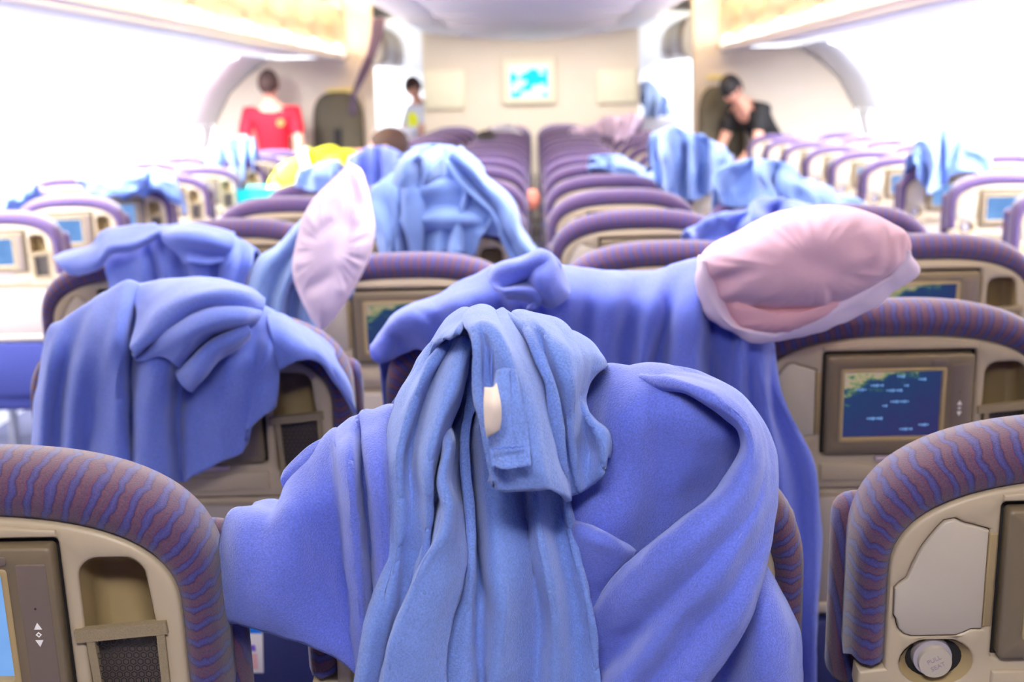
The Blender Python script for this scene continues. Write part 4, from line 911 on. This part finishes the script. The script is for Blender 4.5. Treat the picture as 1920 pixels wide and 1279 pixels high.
drape('blanket', [(1345, 318), (1400, 298), (1470, 306), (1530, 340), (1600, 372), (1680, 405)], [(1350, 376), (1390, 390), (1450, 372), (1520, 400), (1600, 440), (1690, 448)], 4.40, 17, M['fleece_d'], 'blue blanket stretched across seat backs behind the large pink pillow', 6, 15, wr=.012)
drape('blanket', [(1285, 432), (1330, 408), (1385, 396), (1430, 372), (1470, 372), (1520, 385)], [(1300, 462), (1340, 466), (1385, 450), (1430, 436), (1470, 430), (1520, 430)], 3.58, 12, M['fleece_c'], 'blue blanket bunched directly behind the left end of the large pillow', 5, 16)
drape('blanket', [(1710, 285), (1745, 250), (1790, 232), (1830, 250), (1858, 275)], [(1722, 330), (1748, 366), (1785, 330), (1820, 320), (1850, 330)], 6.7, 13, M['fleece_d'], 'sunlit blue blanket piled on a right side block seat', 7, 17, z0=1.09, wr=.012)
drape('blanket', [(142, 338), (180, 322), (215, 318), (255, 318), (300, 322), (332, 350)], [(165, 362), (190, 368), (225, 366), (255, 358), (300, 352), (336, 372)], 6.6, 12, M['fleece_d'], 'blue blanket over the left side block seat backs, nearer one', 6, 18, z0=1.09)
drape('blanket', [(372, 290), (410, 270), (450, 256), (476, 262)], [(392, 318), (420, 334), (448, 344), (474, 322)], 9.2, 10, M['fleece_d'], 'pale blue blanket over a left side block seat below the person in red', 6, 19, z0=1.09)
drape('blanket', [(-30, 378), (20, 352), (60, 340)], [(-20, 400), (25, 380), (62, 362)], 6.4, 7, M['fleece_d'], 'blue blanket corner at the left edge on the window seats', 4, 20, z0=1.09)
drape('blanket', [(1196, 162), (1216, 150), (1240, 172), (1262, 192)], [(1198, 196), (1214, 226), (1232, 234), (1256, 226)], 15.6, 9, mat('light_blue_fleece', (176, 200, 246), .95), 'blue blanket pile beyond the right aisle opening', 10, 22, z0=1.5, back=.3)
t = box('seat_row_end', 1.03, 1.50, 15.55, 15.95, 0, 1.19, M['cart'], None, .05); tag(t, 'pale seat end under the blue pile beyond the right aisle opening', 'seat')
drape('blanket', [(1070, 244), (1110, 230), (1150, 216), (1172, 220)], [(1074, 252), (1110, 252), (1140, 256), (1160, 262)], 10.4, 7, M['pink_light'], 'pale pink sheet lying over far centre-right seat backs, left of two', 4, 23)
drape('blanket', [(1160, 226), (1184, 212), (1206, 222)], [(1150, 275), (1166, 276), (1182, 262)], 10.2, 7, M['pink_light'], 'pale pink sheet hanging over far centre-right seat backs, right of two', 4, 24)

# ------------------------------------------------------------------ pillows
def pillow(name, outl, Y, thick, m, z0=1.16, wrinkle=.01, seed=0, parent=None, front=1.0, cz=None, dents=()):
    base = plane(Y, z0); o = catmull([(x, y, 0) for x, y in outl+[outl[0]]], 73)[:-1]
    w_ = [base(x, y) for x, y, _ in o]; n = len(w_)
    cen = sum(w_, Vector())/n if cz is None else base(*cz)
    V = []; Fc = []; rings = 40 if dents else 18; N_ = Vector((0, -1, 0)); dn = []
    if dents: o = catmull([(x, y, 0) for x, y in outl+[outl[0]]], 193)[:-1]; w_ = [base(x, y) for x, y, _ in o]; n = len(w_)
    for x0, y0, x1, y1, wd, dp in dents: dn.append((base(x0, y0), base(x1, y1), wd, dp))
    for side in (1, -1):
        b0 = len(V)
        for k in range(rings+1):
            r = math.sin(k/rings*math.pi/2)
            for q in w_:
                p = cen.lerp(q, r); h = thick*(max(0, 1-r**2.6))**.55*(front if side > 0 else 1)
                nz = noise.fractal((p+Vector((seed, 0, 0)))*9, 1, 2, 3)*wrinkle*(.3+r)*(1 if r < .999 else .2)
                aa = math.atan2(q.z-cen.z, q.x-cen.x); h += (.5-abs(noise.noise(Vector((aa*3.5, seed, r*.8)))))*.03*r**5*(1-r)*4*thick/.06
                if side > 0:
                    for A_, B__, wd, dp in dn:
                        ab = B__-A_; tt = max(0, min(1, (p-A_).dot(ab)/ab.length_squared)); dd = (p-A_-ab*tt).length
                        h -= dp*math.exp(-(dd/wd)**2)*(.3+.7*math.sin(math.pi*min(1, .15+tt)))*min(1, h/.02)
                V.append(p+N_*side*(h+nz*.7)+Vector((0, 0, nz*.25)))
        for k in range(rings):
            for i in range(n): a = b0+k*n+i; b = b0+k*n+(i+1) % n; Fc.append((a, b, b+n, a+n))
    me = bpy.data.meshes.new(name); me.from_pydata([tuple(v) for v in V], [], Fc); me.update()
    bm = bmesh.new(); bm.from_mesh(me); bmesh.ops.remove_doubles(bm, verts=bm.verts, dist=.0012); bmesh.ops.recalc_face_normals(bm, faces=bm.faces); bm.to_mesh(me); bm.free()
    me.shade_smooth(); me.materials.append(m); return link(name, me, parent)
pl = pillow('pillow', [(655, 305), (676, 318), (688, 350), (698, 395), (703, 432), (694, 480), (668, 535), (640, 580), (618, 608), (604, 618), (590, 606), (572, 576), (556, 538), (549, 505), (555, 455), (566, 412), (582, 380), (612, 345), (636, 322)], 2.62, .055, M['pink_light'], seed=3, wrinkle=.012, dents=[(664, 335, 646, 520, .016, .020), (664, 345, 690, 420, .012, .008), (600, 440, 640, 400, .012, .006), (580, 540, 640, 500, .012, .007)])
tag(pl, 'pale pink pillow standing upright on its corner over the third-row seat', 'pillow')
big = thing('pillow', 'large dusty pink pillow lying on the second-row right seat top', 'pillow', tuple(P(1510, 630, 2.0)))
def rel(o, par):
    o.data.transform(Matrix.Translation(-Vector(par.location))); o.parent = par; return o
rel(pillow('pillow_case', [(1311, 486), (1322, 470), (1345, 452), (1385, 432), (1430, 410), (1480, 394), (1540, 385), (1590, 387), (1640, 402), (1672, 420), (1696, 436), (1706, 462), (1698, 484), (1680, 502), (1640, 528), (1600, 550), (1550, 570), (1490, 578), (1420, 578), (1360, 574), (1330, 556), (1314, 520)], 1.93, .085, M['pink'], seed=8, wrinkle=.012, dents=[(1325, 545, 1385, 498, .009, .016), (1330, 520, 1372, 505, .007, .010), (1345, 560, 1480, 552, .007, .009), (1655, 418, 1640, 505, .010, .014), (1676, 428, 1672, 498, .007, .014), (1692, 445, 1688, 490, .006, .010), (1590, 430, 1605, 480, .016, .007), (1605, 480, 1560, 535, .014, .007), (1440, 425, 1500, 440, .014, .006), (1480, 470, 1580, 520, .018, .006)]), big)
rel(pillow('inner_pillow', [(1335, 545), (1380, 560), (1450, 562), (1530, 556), (1590, 545), (1575, 572), (1510, 604), (1468, 621), (1413, 622), (1370, 610), (1345, 580)], 1.95, .072, M['pink_in'], seed=5, wrinkle=.006), big)
inn = [(1319, 489), (1323, 531), (1346, 582), (1370, 612), (1413, 622), (1468, 621), (1510, 604), (1576, 565), (1612, 542), (1668, 517), (1682, 490), (1704, 468)]
out = [(1309, 482), (1307, 541), (1326, 592), (1384, 626), (1410, 639), (1447, 639), (1530, 624), (1590, 603), (1638, 576), (1674, 548), (1720, 511), (1706, 474)]
lipc = []
for (ix, iy), (ox, oy) in zip(inn, out):
    f = plane(1.95)
    lipc.append([f(ix*.8+1510*.2, iy*.8+500*.2, 2.0), f(ix, iy, 5.5), f((ix+ox)/2, (iy+oy)/2, 4.8), f(ox, oy, 3.4), f(ox-2, oy-4, 1.5), f(ix, iy-10, -2)])
rel(cloth('case_hem', [loft(lipc, 26, 8)], M['pink_light'], thick=.0015, wr=.005, wscale=22, label='pale translucent hem of the pillow case'), big)

# ------------------------------------------------------------------ small things
t = thing('safety_card', 'white printed safety card with blue top in the second-row left seat pocket', 'card', tuple(P(472, 1218, 2.02)))
def cardpart(name, x0, x1, y0, y1, d, m):
    pts = [(x0, y0), (x1, y0), (x1+2, y1), (x0+2, y1)]
    V = [P(x, y, 2.02-d)-Vector(t.location) for x, y in pts]+[P(x, y, 2.021-d)-Vector(t.location)+Vector((0, .001, 0)) for x, y in pts]
    return meshobj(name, V, [(0, 1, 2, 3), (7, 6, 5, 4), (0, 4, 5, 1), (1, 5, 6, 2), (2, 6, 7, 3), (3, 7, 4, 0)], m, t, False)
cardpart('sheet', 448, 492, 1180, 1262, 0, M['white_mark']); cardpart('header', 446, 490, 1165, 1188, .0005, mat('card_blue', (10, 110, 220), .5))
cardpart('printed_line', 455, 478, 1210, 1221, .0008, mat('card_violet', (120, 90, 200), .5)); cardpart('printed_picture', 462, 482, 1226, 1255, .0008, mat('card_pink', (244, 190, 186), .5))
# captions on the flight map screen of the second-row right seat
mon = [o for o in kids(sR) if o.name.startswith('monitor')][0]
scr = [o for o in kids(mon) if o.name.startswith('screen') and 'frame' not in o.name][0]
bm = bmesh.new()
for fx, fy, wd in [(.60, .09, .10), (.82, .14, .09), (.66, .23, .07), (.36, .22, .14), (.2, .28, .12), (.54, .30, .18), (.60, .47, .20), (.45, .53, .07), (.35, .72, .18), (.86, .83, .12), (.68, .89, .16)]:
    a = -.078+.136*fx; b = -.0965-.0985*fy; n_ = max(2, int(wd/.028))
    for i in range(n_):
        x = a+(i-n_/2)*.136*.028; h = .0011+.0006*((i*7) % 3)
        v = [bm.verts.new(bc(x+dx, b+dz, .0066)) for dx, dz in ((-.0013, -h), (.0013, -h), (.0013, h*.7), (-.0013, h*.7))]; bm.faces.new(v)
cap = bmobj('map_caption', bm, M['map_text'], None); cap.parent = mon; cap['label'] = 'pale blue captions on the flight map'
# peach bundle in the narrow gap, black cap and white cloth on far seats
def blob(name, c, r, m, label, cat, sq=(1, 1, 1), seed=0):
    bm = bmesh.new(); bmesh.ops.create_icosphere(bm, subdivisions=4, radius=1)
    for v in bm.verts:
        k = 1+.18*noise.noise(v.co*1.6+Vector((seed, 0, 0)))+.06*noise.noise(v.co*4)
        v.co = Vector((v.co.x*r*sq[0]*k, v.co.y*r*sq[1]*k, v.co.z*r*sq[2]*k))
    o = bmobj(name, bm, m, None, True); o.location = c; return tag(o, label, cat)
blob('cloth_bundle', P(998, 374, 6.2), .035, M['peach'], 'small peach orange bundle wedged in the gap between centre seats', 'bundle', (1, .8, 1.2))
q = P(911, 257, 9.9)
t = thing('cap', 'black cap lying on a far centre-left seat top', 'cap', tuple(q))
bm = bmesh.new(); bmesh.ops.create_uvsphere(bm, u_segments=24, v_segments=12, radius=1)
bmesh.ops.delete(bm, geom=[v for v in bm.verts if v.co.z < -.05], context='VERTS')
for v in bm.verts: v.co = Vector((v.co.x*.075, v.co.y*.09, v.co.z*.045))
bmobj('crown', bm, M['black'], t, True)
bm = bmesh.new(); cyl(bm, (0, -.08, -.002), (0, -.2, 1), .062, .006, 24); bmobj('brim', bm, M['black'], t)
drape('cloth', [(926, 238), (950, 233), (974, 240)], [(930, 252), (952, 252), (976, 256)], 12.5, 6, M['white'], 'white cloth on the farthest centre-left seat top', 3, 30)

# ------------------------------------------------------------------ people
def skin(name, pts, edges, m, parent, sub=2, root=0):
    me = bpy.data.meshes.new(name); me.from_pydata([p[0] for p in pts], edges, []); me.update()
    o = bpy.data.objects.new(name, me); C.objects.link(o)
    sk = o.modifiers.new('skin', 'SKIN'); sk.use_smooth_shade = True
    for i, p in enumerate(pts):
        v = me.skin_vertices[0].data[i]; r = p[1]; v.radius = r if isinstance(r, tuple) else (r, r); v.use_root = (i == root)
    sb = o.modifiers.new('sub', 'SUBSURF'); sb.levels = sub; sb.render_levels = sub
    dg = bpy.context.evaluated_depsgraph_get(); dg.update(); me2 = bpy.data.meshes.new_from_object(o.evaluated_get(dg)); bpy.data.objects.remove(o)
    me2.shade_smooth(); me2.materials.clear(); me2.materials.append(m); return link(name, me2, parent)
def person(loc, facing, J, label, shirt, hair, trousers, skinm='skin', vest=None, headpitch=0.0, headyaw=0.0, emblem=False):
    """J: joint positions (metres, feet at z=0, the figure faces -y before turning)"""
    t = thing('person', label, 'person', loc); t.rotation_euler = (0, 0, facing)
    rad = dict(pel=(.13, .10), wai=(.115, .09), che=(.15, .105), shb=(.10, .085), nek=.052, hed=.05)
    nm = list(J.keys()); idx = {k: i for i, k in enumerate(nm)}
    def r_(k):
        if k in rad: return rad[k]
        if k[:3] in ('shl',): return .058
        return dict(elb=.042, wri=.028, hip=.085, kne=.058, ank=.038, toe=.034)[k[:3]]
    E = [('pel', 'wai'), ('wai', 'che'), ('che', 'shb'), ('shb', 'nek'), ('nek', 'hed')]
    for s in 'LR': E += [('shb', 'shl'+s), ('shl'+s, 'elb'+s), ('elb'+s, 'wri'+s), ('pel', 'hip'+s), ('hip'+s, 'kne'+s), ('kne'+s, 'ank'+s), ('ank'+s, 'toe'+s)]
    skin('body', [(J[k], r_(k)) for k in nm], [(idx[a], idx[b]) for a, b in E], M[skinm], t, 2, idx['pel'])
    def garment(name, keys, edges, grow, m, over=None):
        ix = {k: i for i, k in enumerate(keys)}
        pts = []
        for k in keys:
            p = Vector(J[k]); r = r_(k); r = (r[0]+grow, r[1]+grow) if isinstance(r, tuple) else r+grow
            if over and k in over: p = Vector(J[over[k][0]]).lerp(Vector(J[over[k][1]]), over[k][2])
            pts.append((tuple(p), r))
        return skin(name, pts, [(ix[a], ix[b]) for a, b in edges], m, t, 2, 0)
    sh = garment('shirt', ['pel', 'wai', 'che', 'shb', 'shlL', 'elbL', 'shlR', 'elbR', 'nek'], [('pel', 'wai'), ('wai', 'che'), ('che', 'shb'), ('shb', 'nek'), ('shb', 'shlL'), ('shlL', 'elbL'), ('shb', 'shlR'), ('shlR', 'elbR')], .018, M[shirt], {'elbL': ('shlL', 'elbL', .75), 'elbR': ('shlR', 'elbR', .75), 'nek': ('shb', 'nek', .35)})
    garment('trousers', ['pel', 'hipL', 'kneL', 'ankL', 'hipR', 'kneR', 'ankR'], [('pel', 'hipL'), ('hipL', 'kneL'), ('kneL', 'ankL'), ('pel', 'hipR'), ('hipR', 'kneR'), ('kneR', 'ankR')], .016, M[trousers])
    if vest:
        v = garment('vest', ['pel', 'wai', 'che', 'shb'], [('pel', 'wai'), ('wai', 'che'), ('che', 'shb')], .05, M[vest], {'pel': ('pel', 'wai', .3)})
        for f in (.55,):
            p = Vector(J['wai']).lerp(Vector(J['che']), f); ax = (Vector(J['che'])-Vector(J['wai'])).normalized()
            bm = bmesh.new(); res = bmesh.ops.create_cone(bm, cap_ends=False, segments=32, radius1=1, radius2=1, depth=.05)
            for q in bm.verts: q.co = Vector((q.co.x*.215, q.co.y*.168, q.co.z))
            bmesh.ops.transform(bm, matrix=Matrix.Translation(p) @ Vector((0, 0, 1)).rotation_difference(ax).to_matrix().to_4x4(), verts=bm.verts)
            bmobj('reflective_band', bm, M['reflective'], v, True)
    # head: shaped ellipsoid with brow, chin, nose, ears, eyes, mouth
    hc = Vector(J['hed']); rot = Matrix.Rotation(headyaw, 4, 'Z') @ Matrix.Rotation(headpitch, 4, 'X'); TM = Matrix.Translation(hc+Vector((0, -.01, .03))) @ rot
    bm = bmesh.new(); bmesh.ops.create_uvsphere(bm, u_segments=28, v_segments=20, radius=1)
    for v in bm.verts:
        x, y, z = v.co; k = 1-.22*max(0, -z)**1.5
        if y < 0: y *= .92-.04*abs(z)
        nose = math.exp(-((x/.16)**2+((z+.18)/.2)**2))*(.22 if y < 0 else 0)
        v.co = Vector((x*.076*k, y*.098*k-nose*.098, z*.118))
    bmesh.ops.transform(bm, matrix=TM, verts=bm.verts); hd = bmobj('head', bm, M[skinm], t, True)
    for sx in (-1, 1):
        bm = bmesh.new(); bmesh.ops.create_uvsphere(bm, u_segments=12, v_segments=8, radius=1)
        for v in bm.verts: v.co = Vector((v.co.x*.012+sx*.077, v.co.y*.018+.006, v.co.z*.032-.008))
        bmesh.ops.transform(bm, matrix=TM, verts=bm.verts); bmobj('ear', bm, M[skinm], hd, True)
        bm = bmesh.new(); bmesh.ops.create_uvsphere(bm, u_segments=12, v_segments=8, radius=.0125)
        bmesh.ops.translate(bm, vec=(sx*.03, -.083, .0), verts=bm.verts); bmesh.ops.transform(bm, matrix=TM, verts=bm.verts); bmobj('eye', bm, M['hair_black'], hd, True)
    bm = bmesh.new(); bmesh.ops.create_uvsphere(bm, u_segments=12, v_segments=8, radius=1)
    for v in bm.verts: v.co = Vector((v.co.x*.024, v.co.y*.008-.077, v.co.z*.007-.06))
    bmesh.ops.transform(bm, matrix=TM, verts=bm.verts); bmobj('mouth', bm, M['peach'], hd, True)
    bm = bmesh.new(); bmesh.ops.create_uvsphere(bm, u_segments=28, v_segments=20, radius=1)
    bmesh.ops.delete(bm, geom=[v for v in bm.verts if (v.co.y < -.25 and v.co.z < .0) or v.co.z < -.55], context='VERTS')
    for v in bm.verts: v.co = Vector((v.co.x*.084, v.co.y*.106+.006, v.co.z*.124+.008))*(1+.03*noise.noise(v.co*6))
    bmesh.ops.transform(bm, matrix=TM, verts=bm.verts); ho = bmobj('hair', bm, M[hair], t, True)
    md = ho.modifiers.new('t', 'SOLIDIFY'); md.thickness = .008
    # hands: palm and five fingers
    for s in 'LR':
        wv = Vector(J['wri'+s]); d = (wv-Vector(J['elb'+s])).normalized(); side = d.cross(Vector((0, 1, 0)));
        side = side.normalized() if side.length > .1 else Vector((1, 0, 0)); nrm = side.cross(d)
        pts = [(tuple(wv), .024), (tuple(wv+d*.05), (.036, .016)), (tuple(wv+d*.085), (.038, .013))]; ed = [(0, 1), (1, 2)]
        for k in range(4):
            b = wv+d*.088+side*(.030-.02*k); L_ = (.07, .078, .073, .058)[k]; i0 = len(pts)
            pts += [(tuple(b), .0095), (tuple(b+d*L_*.5+nrm*.008), .0088), (tuple(b+d*L_+nrm*.028), .0075)]; ed += [(2, i0), (i0, i0+1), (i0+1, i0+2)]
        i0 = len(pts); b = wv+d*.03+side*.036; pts += [(tuple(b), .012), (tuple(b+d*.035+side*.02), .0105), (tuple(b+d*.06+side*.022+nrm*.01), .009)]; ed += [(1, i0), (i0, i0+1), (i0+1, i0+2)]
        skin('hand', pts, ed, M[skinm], t, 1)
    if emblem:
        c = Vector(J['che'])+Vector((.085, -.125, .03)); bm = bmesh.new(); cyl(bm, c, (0, -1, .1), .032, .006, 20); bmobj('emblem', bm, M['orange'], sh)
    return t
def joints(lean=0.0, drop=0.0, armf=.25, spread=.21, S=1.0):
    """standing figure leaning forward by 'lean' radians from the hips"""
    z0 = .93-drop; c, s = math.cos(lean), math.sin(lean)
    def up(h, x=0.0, f=0.0): return (x*S, (-h*s-f*c)*S, (z0+h*c-f*s)*S)
    J = dict(pel=up(0), wai=up(.18), che=up(.38), shb=up(.50), nek=up(.60, f=.01), hed=up(.70, f=.03))
    for q, sx in (('L', -1), ('R', 1)):
        J['shl'+q] = up(.49, sx*.185)
        sh = Vector(J['shl'+q]); el = sh+Vector((sx*.05, -armf*.35, -.27)); J['elb'+q] = tuple(el); wr = el+Vector((-sx*.03, -armf*.8, -.20)); J['wri'+q] = tuple(wr)
        J['hip'+q] = (sx*.10*S, 0, (z0-.05)*S); J['kne'+q] = (sx*.11*S, -.04-drop*.4, .48*S); J['ank'+q] = (sx*.11*S, .02, .08); J['toe'+q] = (sx*.12*S, -.14, .04)
    return J
q = P(513, 200, 12.25); person((q.x, 12.25, 0), 0, joints(.22, .06, .3), 'person in red polo shirt with orange chest crest, head bowed, by left far wall', 'red', 'hair', 'black', headpitch=.85, emblem=True)
person((-1.50, 8.3, 0), R(90), joints(1.22, .0, .2), 'person bent double in yellow hi-vis vest and teal trousers in the left aisle', 'hivis', 'hair', 'teal', vest='hivis', headpitch=1.0)
q = P(1392, 200, 12.2); person((2.05, 12.5, 0), R(-62), joints(.72, 0.02, .25), 'person in black leaning down over the right side block seats', 'black', 'hair_black', 'black', headpitch=.7, headyaw=.2)
q = P(783, 200, 16.6); person((q.x+.05, 16.8, 0), R(-60), joints(.12, .1, .3), 'person in a yellow vest partly hidden behind the bulkhead edge', 'white', 'hair', 'black', vest='hivis', headpitch=.3)
